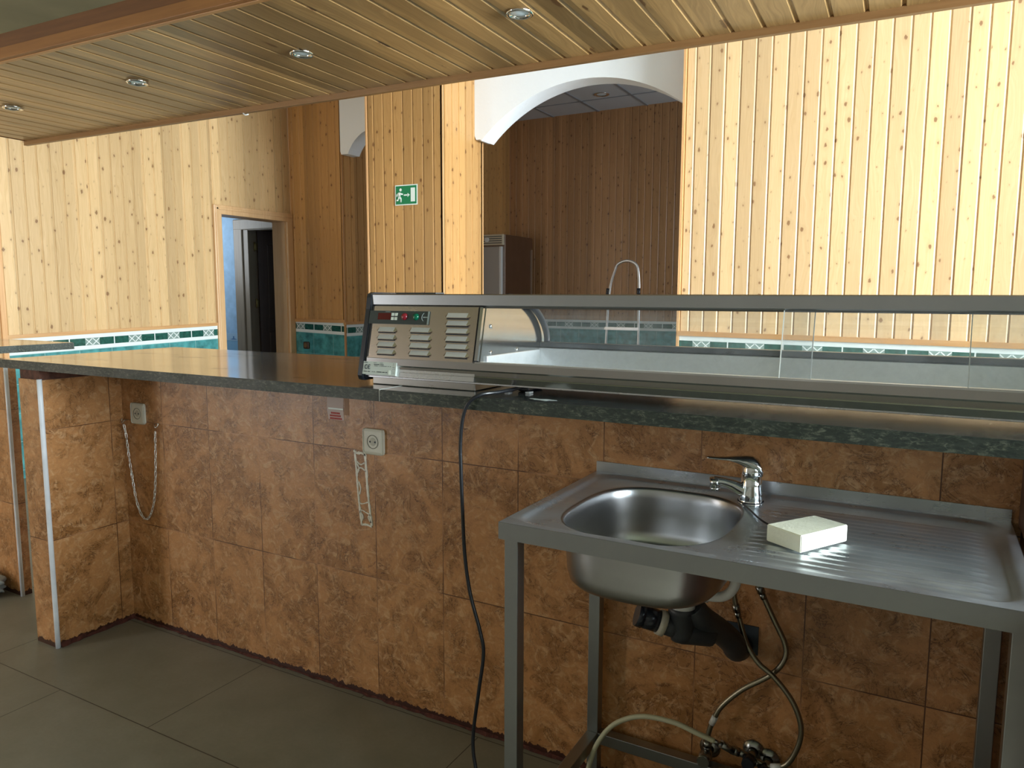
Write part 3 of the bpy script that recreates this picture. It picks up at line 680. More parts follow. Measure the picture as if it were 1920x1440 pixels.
# ---- paper notice under the slab
pn = thing('paper_notice', 'torn paper label with red print taped under the slab edge', 'label', (.85, -.001, .93))
b = B(); b.prism([(.814, 1.0), (.882, 1.0), (.879, .917), (.882, .887), (.818, .888), (.812, .918)], lambda p: Vector((p[0], -.001, p[1])), lambda p: Vector((p[0], -.0004, p[1]))); b.build('paper', PAPER, pn)
b = B()
for r_, (x0, x1) in enumerate(((.829, .866), (.824, .872), (.824, .876))):
    xx = x0
    while xx < x1-.003:
        ww = .003+.003*random.random(); b.box(xx, min(xx+ww, x1), -.0016, -.001, .9085-r_*.0085-.0028, .9085-r_*.0085+.0028); xx += ww+.0009
b.build('red_print', RED, pn)
b = B(); b.box(.818, .879, -.0015, -.001, .920, .9245, mi=0); b.build('torn_edge', SIGNW, pn)
b = B(); b.box(.884, .903, -.0006, 0, .905, 1.0); b.build('tape_strip', TAPE, pn)

# ================================================================== REFRIGERATED DISPLAY CASE
cs = thing('display_case', 'long stainless refrigerated tapas display case with sliding glass on the bar', 'display case', (1.15, 0, 1.0425))
KF = .05/.217
def F(x_, z_, o_=0.): # point on the leaning service face, o_ outwards
    y = -.233+KF*(z_-1.063); nn = sqrt(1+KF*KF)
    return Vector((x_, y-o_/nn, z_+o_*KF/nn))
def fbox(b, x0, x1, z0, z1, o0, o1, mi=0): b.prism([(x0, z0), (x1, z0), (x1, z1), (x0, z1)], lambda p: F(p[0], p[1], o0), lambda p: F(p[0], p[1], o1), mi)
def xprism(b, prof, x0, x1, mi=0): b.prism(prof, lambda p: Vector((x0, p[0], p[1])), lambda p: Vector((x1, p[0], p[1])), mi)
XR = 3.05
# feet / plinth
b = B(); b.box(1.176, 1.495, -.214, .12, 1.0427, 1.062, bev=.002); b.build('plinth_box', steel('plinth_steel', (.36, .34, .31), .3), cs)
for xx in (2.75, 2.95):
    b = B(); b.box(xx, xx+.05, -.1, .1, 1.0427, 1.063); b.build('foot', BLACKP, cs)
b = B(); b.box(1.53, 2.7, .02, .07, 1.0427, 1.0475, bev=.002); b.build('support_strip', plain('pale_blue_bar', (.45, .55, .58), .3), cs)
# body with horizontal pressed steps
def fy(z, o=0): p = F(0, z, o); return (p.y, p.z)
b = B()
xprism(b, [fy(1.064, -.012), fy(1.080, -.004), fy(1.083, -.006), fy(1.093, -.002), fy(1.096, .0005), fy(1.112, .003), (-.20, 1.112), (-.20, 1.064)], 1.166, XR)
b.build('lower_panel', steel('lower_steel', (.40, .385, .37), .20), cs)
b = B(); xprism(b, [(-.222, 1.062), (-.222, 1.068), (.14, 1.068), (.14, 1.062)], 1.166, XR); b.build('base_tray', STEEL, cs)
b = B(); xprism(b, [fy(1.112, .003), fy(1.1155, .003), fy(1.1155, -.02), fy(1.112, -.02)], 1.166, XR); b.build('glass_track', STEELP, cs)
# top rail
b = B(); xprism(b, [(-.186, 1.249), (-.189, 1.252), (-.188, 1.277), (-.185, 1.2795), (-.095, 1.2795), (-.095, 1.272), (-.175, 1.270), (-.176, 1.249)], 1.156, XR); b.build('top_rail', steel('rail_steel', (.42, .43, .44), .30), cs)
b = B(); xprism(b, [(-.186, 1.2488), (-.186, 1.245), (-.172, 1.245), (-.172, 1.2488)], 1.166, XR); b.build('rail_lip', plain('rail_lip_dark', (.10, .10, .09), .4, .8), cs)
b = B(); b.box(1.20, 1.33, -.14, -.10, 1.2797, 1.2835, bev=.001); b.build('rail_cap', DKGREY, cs)
# black left end cap, thick rounded plate following the section
prof = [(-.236, 1.066), (-.232, 1.055), (-.222, 1.052), (.13, 1.055), (.155, 1.08), (.16, 1.13), (.13, 1.19), (.07, 1.245), (.0, 1.275), (-.06, 1.283), (-.178, 1.284), (-.190, 1.279), (-.192, 1.27), (-.197, 1.24)]
b = B(); xprism(b, prof, 1.138, 1.163); bmesh.ops.recalc_face_normals(b.bm, faces=b.bm.faces)
bmesh.ops.bevel(b.bm, geom=[e for e in b.bm.edges if abs(e.verts[0].co.x-e.verts[1].co.x) < 1e-6], offset=.006, segments=3, affect='EDGES'); b.build('end_cap', BLACKP, cs)
b = B(); fbox(b, 1.163, 1.172, 1.075, 1.247, .001, -.01); b.build('end_seal', GASKET, cs)
# compressor housing: vented steel door
pd = None
b = B(); fbox(b, 1.172, 1.4955, 1.113, 1.2465, .0045, -.006)
def louver(b, x0, x1, z):
    h = .0095; sec = [(z-h*.78, .0045), (z-h*.72, .0112), (z-h*.60, .0118), (z+h*.70, .0047)]
    xa, xb, ch_ = x0, x1, .008
    rows = []
    for zz, oo in sec: rows.append((zz, oo))
    A_ = [F(xa+ch_, zz, oo) for zz, oo in rows]; B_ = [F(xb-ch_, zz, oo) for zz, oo in rows]
    tipA = F(xa, z-h*.2, .0046); tipB = F(xb, z-h*.2, .0046)
    for i in range(3): b.face([A_[i], B_[i], B_[i+1], A_[i+1]], 2 if i == 2 else 0)
    for i in range(3): b.face([tipA, A_[i], A_[i+1]], 0); b.face([tipB, B_[i+1], B_[i]], 0)
    # dark slit below
    b.face([F(xa+.004, z-h*.98, .0047), F(xb-.004, z-h*.98, .0047), F(xb-.006, z-h*.72, .0047), F(xa+.006, z-h*.72, .0047)], 1)
for x0, x1, zs in ((1.190, 1.257, (1.186, 1.167, 1.148, 1.129)), (1.294, 1.367, (1.187, 1.1675, 1.148, 1.1295)), (1.400, 1.476, (1.225, 1.206, 1.187, 1.168, 1.149, 1.1295))):
    for i, zz in enumerate(zs): louver(b, x0+(zs[0]-zz)*.09, x1+(zs[0]-zz)*.09, zz)
vent = b.build('vent_panel', [steel('panel_steel', (.52, .44, .37), .26), INK, steel('louver_lit_steel', (.78, .79, .82), .5, met=.7)], cs, fix=False)  # tan reflection and bright louver faces put into the steel colours
b = B(); fbox(b, 1.160, 1.3515, 1.2006, 1.2345, .0048, .0062); strip_o = b.build('control_strip', STRIPC, cs)
def sub(o): return o
def part(b, name, mat, par):
    o = b.build(name, mat); o.parent = par; return o
def child(b, name, mat, par):
    o = b.build(name, mat); o.parent = par; o.matrix_parent_inverse = Matrix.Translation(-cs.location) if False else Matrix(); return o
# sub-parts live in the same coordinates as the strip (the strip carries the offset)
b = B(); fbox(b, 1.189, 1.231, 1.2115, 1.2285, .0062, .0068); child(b, 'display_window', DISP, strip_o)
for xx in (1.2375, 1.2485):
    for zz in (1.2145, 1.2250):
        b = B(); fbox(b, xx-.0042, xx+.0042, zz-.0038, zz+.0038, .0062, .0072); child(b, 'key_button', SIGNW, strip_o)
nF = Vector((0, -1, KF)).normalized()
for xx, mt, nm in ((1.2755, REDL, 'red_lamp'), (1.3115, GRNL, 'green_button')):
    p = F(xx, 1.2200, .0062); q = nF.to_track_quat('Z', 'Y').to_matrix().to_4x4(); q.translation = p
    b = B(); b.lathe([(.0095, 0), (.009, .002), (.0078, .0045), (.005, .0062), (.0001, .0068)], q, n=24); child(b, nm, mt, strip_o)
b = B(); q = nF.to_track_quat('Z', 'Y').to_matrix().to_4x4(); q.translation = F(1.342, 1.2195, .0062)
pts = [q @ Vector((.0115*cos(a), .0115*sin(a), .0006)) for a in [radians(120+i*12) for i in range(11)]]
b.tube(pts, .0006, n=6, sub=1); child(b, 'arc_mark', bpy.data.materials.get('strip_mark') or plain('strip_mark', (.35, .42, .42), .5), strip_o)
b = B()
for i in range(4): fbox(b, 1.334+i*.0038, 1.3368+i*.0038, 1.2180, 1.2206, .0062, .0066)
child(b, 'strip_marking', bpy.data.materials['strip_mark'], strip_o)
b = B(); fbox(b, 1.212, 1.228, 1.2315, 1.2325, .0062, .0065); child(b, 'small_print', bpy.data.materials['strip_mark'], strip_o)
b = B(); fbox(b, 1.3485, 1.3530, 1.2008, 1.2343, .0062, .0075); child(b, 'strip_end', plain('strip_end', (.35, .42, .42), .25, .6), strip_o)
# rating label with CE mark
b = B(); fbox(b, 1.158, 1.2665, 1.0695, 1.1025, .0032, -.004); lb = b.build('rating_label', LABEL, cs)
b = B()
def arc_mark(cx, cz, r, bar_):
    pts = [F(cx+r*cos(a), cz+r*1.15*sin(a), .0040) for a in [radians(55+i*25) for i in range(11)]]
    b.tube(pts, .0009, n=6, sub=1)
    if bar_: b.tube([F(cx-r, cz, .0040), F(cx+r*.35, cz, .0040)], .0009, n=6, sub=1)
arc_mark(1.169, 1.0885, .0046, False); arc_mark(1.1795, 1.0885, .0046, True)
def fakeline(x0, x1, z, h, dens=.8):
    xx = x0
    while xx < x1:
        ww = .0008+.0022*random.random()
        if random.random() < dens: fbox(b, xx, min(x1, xx+ww), z-h/2, z+h/2, .0037, .0040)
        xx += ww+.0007
fakeline(1.160, 1.172, 1.0995, .0018); fakeline(1.192, 1.202, 1.0995, .001); fakeline(1.212, 1.225, 1.0995, .001)
fakeline(1.192, 1.226, 1.0955, .0018, .95); fakeline(1.196, 1.250, 1.0918, .0012); fakeline(1.162, 1.183, 1.0765, .0020, .95); fakeline(1.190, 1.200, 1.0765, .0012); fakeline(1.206, 1.240, 1.0765, .0020, .9)
for i in range(6): fakeline(1.2525, 1.2625, 1.0990-i*.0045, .0010, .6)
child(b, 'label_print', INK, lb)
b = B(); fbox(b, 1.2445, 1.2525, 1.0715, 1.0825, .0037, .0041); child(b, 'white_patch', SIGNW, lb)
# partition between compressor box and glazed well
b = B(); fbox(b, 1.4955, 1.501, 1.112, 1.249, .003, -.03); b.build('seal', GASKET, cs)
b = B(); fbox(b, 1.5005, 1.509, 1.118, 1.246, .0055, -.02); b.build('chrome_post', STEELP, cs)
b = B(); xprism(b, [fy(1.113, -.006), (.130, 1.113), (.140, 1.15), (.12, 1.185), (.07, 1.232), (.0, 1.262), (-.06, 1.272), (-.178, 1.272)], 1.501, 1.511); b.build('end_wall', STEELP, cs)
for (yy, zz) in ((-.165, 1.20), (-.165, 1.135), (-.03, 1.135)):
    b = B(); b.lathe([(.0055, 0), (.0055, .002), (.0025, .003), (.0001, .003)], Matrix.Translation((1.511, yy, zz)) @ Matrix.Rotation(radians(90), 4, 'Y'), n=16); b.build('screw', STEELP, cs)
# inner black housing box behind vent panel
b = B(); xprism(b, [fy(1.068, -.004), (.135, 1.068), (.145, 1.12), (.12, 1.18), (.07, 1.228), (.0, 1.258), (-.06, 1.268), (-.178, 1.268)], 1.164, 1.500); b.build('compressor_box', STEEL, cs)
# well
b = B()
P_ = [(-.215, 1.112), (-.213, 1.1155), (-.200, 1.1155), (-.192, 1.080), (.085, 1.080), (.100, 1.131), (.130, 1.133), (.130, 1.128), (.104, 1.127), (.090, 1.075), (-.197, 1.075), (-.206, 1.111)]
for (a, c) in zip(P_, P_[1:]+P_[:1]): b.face([(1.511, a[0], a[1]), (XR, a[0], a[1]), (XR, c[0], c[1]), (1.511, c[0], c[1])])
b.build('well', PAN, cs)
b = B(); b.box(1.511, 1.516, -.19, .095, 1.08, 1.128, bev=.001); b.build('well_end', PAN, cs)
b = B(); b.box(1.511, XR, .104, .134, 1.1335, 1.148, bev=.003); b.build('glass_base_rail', steel('dark_rail', (.10, .11, .12), .3), cs)
# customer-side curved glass and its black edge
cg = smooth([(.128, 1.148), (.130, 1.165), (.112, 1.196), (.070, 1.232), (.0, 1.262), (-.06, 1.2725), (-.10, 1.2745)], 6) if False else [Vector((p[0], p[1], 0)) for p in [(.126, 1.148), (.127, 1.160), (.120, 1.180), (.104, 1.202), (.080, 1.223), (.045, 1.244), (.0, 1.260), (-.05, 1.270), (-.10, 1.2735)]]
b = B()
for (a, c) in zip(cg, cg[1:]): b.face([(1.505, a.x, a.y), (XR, a.x, a.y), (XR, c.x, c.y), (1.505, c.x, c.y)])
b.build('curved_glass', glass('curved_glass', .015), cs, fix=False, shade=True)
b = B(); b.tube([(1.524, p.x-.004, p.y-.001) for p in cg], .009, n=8, sub=2); b.build('glass_gasket', GASKET, cs)
b = B(); b.box(XR, XR+.02, -.2, .14, 1.06, 1.275, bev=.004); b.build('end_cap', BLACKP, cs)
# sliding service panes
for nm, x0, x1, o0, edge in (('sliding_pane', 1.511, 2.262, -.012, 1), ('sliding_pane', 2.205, 2.90, -.004, 0), ('sliding_pane', 2.526, XR, -.012, 0)):
    b = B(); b.face([F(x0, 1.116, o0), F(x1, 1.116, o0), F(x1, 1.249, o0), F(x0, 1.249, o0)]); gp = b.build(nm, GLASS, cs)
    e_ = x1 if edge else x0
    b = B(); fbox(b, e_-.0009, e_+.0009, 1.116, 1.249, o0+.001, o0-.002); child(b, 'polished_edge', plain('faint_edge', (.62, .66, .66), .25) if edge else GEDGE, gp)

# ---- power cord from the case down to the floor
cdn = thing('power_cord', 'black power cord hanging over the slab edge to the floor', 'cord', (1.55, -.31, 1.05))
b = B(); b.tube([(1.60, -.10, 1.056), (1.60, -.20, 1.054), (1.588, -.262, 1.052), (1.567, -.302, 1.050), (1.540, -.314, 1.030), (1.523, -.313, .99), (1.516, -.312, .93), (1.517, -.312, .87), (1.521, -.312, .767), (1.528, -.314, .664), (1.545, -.318, .575), (1.575, -.322, .488), (1.586, -.325, .437), (1.576, -.33, .345), (1.561, -.33, .242), (1.563, -.335, .187), (1.580, -.345, .13), (1.60, -.37, .05), (1.66, -.42, .007), (1.80, -.50, .0065), (1.95, -.55, .0065)], .0044, n=12)
b.build('cable', CORD, cdn)
b = B(); b.box(1.585, 1.615, -.16, -.08, 1.043, 1.062, bev=.004); b.build('plug_entry', BLACKP, cdn)
for xx in (1.565, 1.622):
    b = B(); b.box(xx, xx+.012, -.19, -.17, 1.0428, 1.0475, bev=.001); tag(b.build('cable_clip', WHITEP), 'small white cable clip lying left of the cord under the display case' if xx < 1.6 else 'small white cable clip lying right of the cord under the display case', 'clip')
b = B(); b.prism([(1.705+.030*cos(a)*(1+.3*sin(3*a)), -.262+.011*sin(a)*(1+.3*cos(5*a))) for a in [2*pi*i/22 for i in range(22)]], lambda p: Vector((p[0], p[1], 1.0423)), lambda p: Vector((p[0], p[1], 1.0428)))
tag(b.build('lime_stain', plain('lime_stain', (.45, .50, .52), .6)), 'pale lime stain on the granite in front of the display case', 'stain')

# ================================================================== SINK UNIT
sk = thing('sink_unit', 'stainless steel sink table with left bowl and ribbed draining board', 'sink', (2.18, -.25, 0))
X0, X1, Y0, Y1, ZT = 1.732, 2.626, -.505, -.003, .828
XM = 2.168
def rr_sdf(x, y, x0, x1, y0, y1, r):
    cx, cy = (x0+x1)/2, (y0+y1)/2; qx = abs(x-cx)-(x1-x0)/2+r; qy = abs(y-cy)-(y1-y0)/2+r
    return -(sqrt(max(qx, 0)**2+max(qy, 0)**2)+min(max(qx, qy), 0)-r)
def sstep(a, b_, t): t = min(1, max(0, (t-a)/(b_-a))); return t*t*(3-2*t)
def ztop(x, y):
    d = rr_sdf(x, y, X0+.022, X1-.022, Y0+.022, Y1-.016, .05)
    z = ZT-.006*sstep(-.004, .010, d)
    # draining ridges
    if x > XM-.0:
        ph = (y+.095)/-.0245
        inn = sstep(-.075, -.095, y)*sstep(-.465, -.445, y)
        xs = 2.20+.035*sstep(-.30, -.1, -abs(y+.27))*0
        ex = sstep(xs-.02, xs+.03, x)*(1-sstep(2.545, 2.575, x+.02*sin(ph*2*pi)*0))
        z += .0030*ex*inn*(.5-.5*cos(2*pi*ph))
    return z
BC = (1.975, -.272); BA, BBb, BE = .169, .200, 2.9
def hole(a, s=1.):
    c, s_ = cos(a), sin(a)
    return (BC[0]+BA*s*math.copysign(abs(c)**(2/BE), c), BC[1]+BBb*s*math.copysign(abs(s_)**(2/BE), s_))
b = B(); bm = b.bm; n = 144; rings = []
angs = [2*pi*i/n for i in range(n)]
def rectpt(a):
    c, s_ = cos(a), sin(a); t = 1e9
    hx, hy = hole(a); dx, dy = hx-BC[0], hy-BC[1]
    if dx > 1e-9: t = min(t, (XM-BC[0])/dx)
    if dx < -1e-9: t = min(t, (X0-BC[0])/dx)
    if dy > 1e-9: t = min(t, (Y1-BC[1])/dy)
    if dy < -1e-9: t = min(t, (Y0-BC[1])/dy)
    return (BC[0]+dx*t, BC[1]+dy*t)
# snap the angles so that corners are hit
for cx_, cy_ in ((XM, Y1), (X0, Y1), (X0, Y0), (XM, Y0)):
    best = min(range(n), key=lambda i: (rectpt(angs[i])[0]-cx_)**2+(rectpt(angs[i])[1]-cy_)**2)
    lo, hi = angs[best]-2*pi/n, angs[best]+2*pi/n
    for _ in range(40):
        m1, m2 = lo+(hi-lo)/3, hi-(hi-lo)/3
        f1 = (rectpt(m1)[0]-cx_)**2+(rectpt(m1)[1]-cy_)**2; f2 = (rectpt(m2)[0]-cx_)**2+(rectpt(m2)[1]-cy_)**2
        if f1 < f2: hi = m2
        else: lo = m1
    angs[best] = (lo+hi)/2
RG = 18
for k in range(RG+1):
    t = k/RG; ring = []
    for a in angs:
        hx, hy = hole(a); ox, oy = rectpt(a); px_, py_ = hx+(ox-hx)*t, hy+(oy-hy)*t
        ring.append(bm.verts.new((px_, py_, ztop(px_, py_)-(.001 if k == 0 else 0))))
    rings.append(ring)
for A_, B_ in zip(rings, rings[1:]):
    for k in range(n): f = bm.faces.new((A_[k], A_[(k+1) % n], B_[(k+1) % n], B_[k])); f.smooth = True
nx, ny = 60, 150
gr = [[bm.verts.new((XM+(X1-XM)*i/nx, Y0+(Y1-Y0)*j/ny, ztop(XM+(X1-XM)*i/nx, Y0+(Y1-Y0)*j/ny))) for j in range(ny+1)] for i in range(nx+1)]
for i in range(nx):
    for j in range(ny): f = bm.faces.new((gr[i][j], gr[i+1][j], gr[i+1][j+1], gr[i][j+1])); f.smooth = True
b.build('sink_top', STEELTOP, sk)
b = B(); b.box(X0, X1, Y0-.0012, Y0, ZT-.034, ZT-.0002); b.box(X0, X1, Y0, Y0+.012, ZT-.035, ZT-.0335)
b.box(X0-.0012, X0, Y0, Y1, ZT-.034, ZT-.0002); b.box(X1, X1+.0012, Y0, Y1, ZT-.034, ZT-.0002); b.build('front_lip', STEELL, sk)
b = B(); b.box(X0, X1, Y1-.001, Y1+.002, ZT-.002, ZT+.0265, bev=.0005); b.build('backsplash', STEEL, sk)
b = B(); bm = b.bm; rings = []
levels = [(1.012, ztop(1.97, -.06)+.0004), (1.0, ZT-.0065), (.985, ZT-.012), (.975, ZT-.03), (.965, .76), (.95, .720), (.92, .700), (.86, .688), (.76, .682), (.5, .678), (.2, .675)]
for s_, z in levels:
    rings.append([bm.verts.new((*hole(2*pi*i/96, s_), z)) for i in range(96)])
for A_, B_ in zip(rings, rings[1:]):
    for k in range(96): f = bm.faces.new((A_[k], A_[(k+1) % 96], B_[(k+1) % 96], B_[k])); f.smooth = True
bm.faces.new(rings[-1])
bw = b.build('bowl', STEELB, sk)
b = B(); b.lathe([(.045, .003), (.043, .0045), (.036, .002), (.034, -.001), (.0, -.001)], Matrix.Translation((BC[0], BC[1]-.0, .676))); b.build('strainer', STEELP, sk)
# legs and stretchers
LX = ((1.735, 1.765), (2.592, 2.622)); LY = ((-.488, -.458), (-.048, -.018))
for i in range(2):
    for j in range(2):
        b = B(); b.box(LX[i][0], LX[i][1], LY[j][0], LY[j][1], .004, ZT-.03, bev=.0015); lg = b.build('leg', STEELL, sk)
        b = B(); b.box(LX[i][0]-.001, LX[i][1]+.001, LY[j][0]-.001, LY[j][1]+.001, 0, .012); o = b.build('foot_cap', BLACKP); o.parent = lg
b = B(); b.box(LX[0][1], LX[1][0], LY[1][0], LY[1][1], .112, .142, bev=.0015); b.build('stretcher', STEELL, sk)
for i in range(2):
    b = B(); b.box(LX[i][0], LX[i][1], LY[0][1], LY[1][0], .112, .142, bev=.0015); b.build('stretcher', STEELL, sk)
b = B(); b.box(X0+.004, X1-.004, LY[1][0], LY[1][1], ZT-.05, ZT-.018); b.box(LX[0][0], LX[0][1], LY[0][1], LY[1][0], ZT-.045, ZT-.02); b.build('under_frame', STEELL, sk)

# ---- drain
dn = thing('drain_pipe', 'dark grey plastic waste pipe under the sink bowl running into the wall', 'pipe', (2.02, -.2, .6))
DX, DY = 2.025, -.215
b = B(); b.lathe([(.030, .655), (.030, .618), (.0285, .616), (.0285, .604), (.026, .604)], Matrix.Translation((DX, DY, 0))); b.cyl((DX, DY, .64), (DX, DY, .659), .034); b.build('white_neck', WHITEP, dn)
b = B(); b.lathe([(.026, .606), (.0295, .605), (.0295, .592), (.0275, .590), (.0275, .545), (.022, .530), (.0001, .524)], Matrix.Translation((DX, DY, 0)))
b.cyl((DX-.002, DY-.001, .552), (DX-.040, DY-.018, .566), .0225, .0225); b.build('tee_body', DKGREY, dn)
b = B(); b.tube([(DX+.018, DY+.01, .606), (DX+.035, DY+.03, .575), (2.085, -.12, .525), (2.103, -.075, .485), (2.108, -.045, .455), (2.108, -.01, .447), (2.108, .004, .447)], lambda t: .0285 if t < .75 else .030, n=20); b.build('outlet_bend', DKGREY, dn)
b = B(); b.tube([(DX+.0, DY+.0, .545), (DX+.025, DY+.02, .540), (DX+.05, DY+.05, .530)], .024, n=16); b.build('branch', DKGREY, dn)
b = B(); b.cyl((DX-.033, DY-.015, .564), (DX-.046, DY-.021, .569), .0285, .0275); b.build('ring_nut', plain('beige_nut', (.46, .42, .32), .5), dn)
b = B(); b.cyl((DX-.045, DY-.021, .569), (DX-.080, DY-.037, .582), .0245, .0255); b.cyl((DX-.076, DY-.035, .5805), (DX-.088, DY-.041, .585), .0275, .0265, n=12); b.build('blank_cap', BLACKP, dn)
b = B(); b.box(2.075, 2.150, -.0035, .0005, .43, .50); b.build('wall_opening', INK, dn)
ov = thing('overflow_pipe', 'white curved overflow pipe beside the sink bowl', 'pipe', (2.12, -.2, .7))
b = B(); b.tube([(DX+.030, DY, .640), (DX+.062, DY+.0, .640), (DX+.090, DY+.004, .646), (DX+.108, DY+.008, .668), (DX+.112, DY+.01, .70), (DX+.1125, DY+.01, .74), (DX+.105, DY+.01, .772)], .0105, n=16); b.build('bend', WHITEP, ov)
b = B(); b.cyl((DX+.044, DY, .640), (DX+.056, DY, .640), .0145, n=16); b.build('collar', WHITEP, ov)

# ---- tap
tp = thing('mixer_tap', 'chrome single lever mixer tap at the back corner of the sink', 'tap', (2.137, -.095, .823))
TB = Vector((2.137, -.095, .8225)); dirv = Vector((-.93, -.37, 0)).normalized()
b = B(); b.lathe([(.0275, .0), (.0275, .004), (.0255, .006), (.0262, .010), (.0245, .022), (.0225, .040), (.0215, .064), (.0195, .0655), (.0, .066)], Matrix.Translation(TB)); b.build('body', CHROME, tp)
b = B(); b.lathe([(.0277, .0035), (.0283, .005), (.0277, .0065)], Matrix.Translation(TB)); b.build('base_ring', GASKET, tp)
b = B(); P0 = TB+Vector((0, 0, .022)); sp = [P0-dirv*.002, P0+dirv*.022+Vector((0, 0, .008)), P0+dirv*.042+Vector((0, 0, .018)), P0+dirv*.064+Vector((0, 0, .024)), P0+dirv*.080+Vector((0, 0, .0245))]
b.tube(sp, lambda t: .0185-.0085*min(1, t*1.6) if t < .8 else .0100+.002*(t-.8)/.2, n=20); b.build('spout', CHROME, tp)
e_ = P0+dirv*.078+Vector((0, 0, .024))
b = B(); b.cyl(e_+Vector((0, 0, .008)), e_+Vector((0, 0, -.012)), .0118, .0112); b.cyl(e_+Vector((0, 0, -.012)), e_+Vector((0, 0, -.019)), .0100); b.build('aerator', CHROME, tp)
b = B()
# lever: dome flowing into a flat handle
def lev(t):
    p = [(0.006, .066), (.0, .084), (.012, .0985), (.035, .1035), (.062, .1035), (.090, .1045)]
    return None
secs = [(-.021, .064, .012, .004), (-.0205, .072, .019, .012), (-.013, .082, .021, .018), (0, .088, .0205, .018), (.014, .0925, .0185, .0135), (.030, .0965, .0155, .0085), (.050, .0985, .0130, .0045), (.072, .0990, .0115, .0032), (.092, .1000, .0095, .0028), (.098, .1005, .006, .0022)]
side = Vector((-dirv.y, dirv.x, 0)); rings = []
for d_, z_, w_, h_ in secs:
    rings.append([b.bm.verts.new(TB+dirv*d_+side*w_*cos(2*pi*k/20)+Vector((0, 0, z_+h_*sin(2*pi*k/20)))) for k in range(20)])
for A_, B_ in zip(rings, rings[1:]):
    for k in range(20): f = b.bm.faces.new((A_[k], A_[(k+1) % 20], B_[(k+1) % 20], B_[k])); f.smooth = True
b.bm.faces.new(rings[0][::-1]); b.bm.faces.new(rings[-1])
b.lathe([(.0205, .064), (.0208, .068), (.0205, .078), (.018, .086), (.010, .094), (.0001, .096)], Matrix.Translation(TB))
b.build('lever', CHROME, tp)
b = B(); b.tube([(2.126, -.122, .826), (2.150, -.165, .8262), (2.190, -.235, .8262), (2.235, -.285, .8275)], .0022, n=8)
b.build('plug_cord', CORD, tp)

# ---- sponge
sp_ = [(2.219, -.360), (2.285, -.401), (2.350, -.290), (2.288, -.256)]
b = B(); b.prism(sp_, lambda p: Vector((p[0]+.0, p[1]+.0, .8275)), lambda p: Vector((p[0], p[1], .859))); bmesh.ops.recalc_face_normals(b.bm, faces=b.bm.faces)
bmesh.ops.bevel(b.bm, geom=list(b.bm.edges), offset=.0015, segments=2, affect='EDGES')
tag(b.build('sponge', SPONGE), 'thick cream rectangular sponge lying on the draining board', 'sponge')

# ---- braided hoses, valves, tube
def hose(label, pts, tagat, loc):
    t = thing('braided_hose', label, 'hose', loc, 'tap supply hoses')
    b = B(); b.tube(pts, .0062, n=12, sub=8); b.build('hose', HOSE, t)
    P = smooth(pts, 8)
    b = B(); a, c = P[0], P[6]; d = (P[4]-P[0]).normalized(); q = P[10]
    b.cyl(q-(P[12]-P[8]).normalized()*.012, q+(P[12]-P[8]).normalized()*.006, .0092, n=6); b.cyl(q+(P[12]-P[8]).normalized()*.006, q+(P[12]-P[8]).normalized()*.02, .0075, n=16); b.build('connector', CHROMED, t)
    k = int(tagat*len(P)); d = (P[k+1]-P[k-1]).normalized()
    b = B(); b.cyl(P[k]-d*.012, P[k]+d*.012, .0075, n=16); b.build('paper_tag', WHITEP, t)
    return t
hose('left braided hose from the tap, curving right to the lower wall valve', [(2.092, -.07, .66), (2.105, -.055, .569), (2.116, -.050, .526), (2.133, -.046, .472), (2.160, -.048, .435), (2.197, -.050, .410), (2.238, -.052, .365), (2.259, -.052, .312), (2.255, -.05, .259), (2.230, -.048, .205), (2.19, -.046, .188), (2.166, -.040, .190)], .86, (2.1, -.06, .6))
hose('right braided hose from the tap, looping left to the left wall valve', [(2.140, -.06, .70), (2.150, -.045, .627), (2.187, -.034, .542), (2.214, -.032, .487), (2.214, -.032, .447), (2.184, -.030, .402), (2.125, -.034, .354), (2.080, -.036, .302), (2.060, -.036, .259), (2.050, -.036, .225), (2.046, -.034, .195)], .80, (2.15, -.05, .6))
def valve(x, z, label, side):
    t = thing('angle_valve', label, 'valve', (x, 0, z), 'wall valves under the sink')
    b = B(); b.lathe([(.026, 0), (.025, .004), (.012, .009)], Matrix.Translation((x, 0, z)) @ Matrix.Rotation(radians(90), 4, 'X'), n=24); b.build('wall_flange', CHROMED, t)
    b = B(); b.cyl((x, -.003, z), (x, -.045, z), .011, n=16)
    if side == 0: b.cyl((x, -.032, z), (x, -.032, z+.028), .009, n=16); b.cyl((x, -.032, z+.02), (x, -.032, z+.034), .0115, n=6)
    else: b.cyl((x, -.032, z), (x-.035, -.045, z+.012), .009, n=16); b.cyl((x-.026, -.042, z+.009), (x-.042, -.048, z+.014), .0115, n=6)
    b.build('valve_body', CHROMED, t)
    b = B(); b.cyl((x, -.045, z), (x, -.070, z), .017, .015, n=8); b.build('handle', BLACKP if side else CHROMED, t)
    return t
valve(2.046, .165, 'left chrome angle valve on the wall behind the lower stretcher', 0)
valve(2.150, .190, 'middle angle valve joined to the pale tube, black handle', 1)
valve(2.185, .178, 'right angle valve with black handle near the hose end', 1)
tw = thing('plastic_tube', 'pale translucent tube arching from a wall valve to the floor', 'hose', (1.9, -.1, .2))
b = B(); b.tube([(1.765, -.14, .006), (1.768, -.13, .05), (1.773, -.115, .10), (1.790, -.105, .155), (1.830, -.10, .213), (1.897, -.10, .254), (1.977, -.098, .262), (2.035, -.095, .250), (2.075, -.085, .236)], .0062, n=12); b.build('tube', HOSEW, tw)
b = B(); b.cyl((2.072, -.086, .237), (2.09, -.072, .226), .005, n=10); b.cyl((2.088, -.073, .227), (2.112, -.055, .206), .0095, .0085, n=10); b.build('barb_fitting', CHROMED, tw)

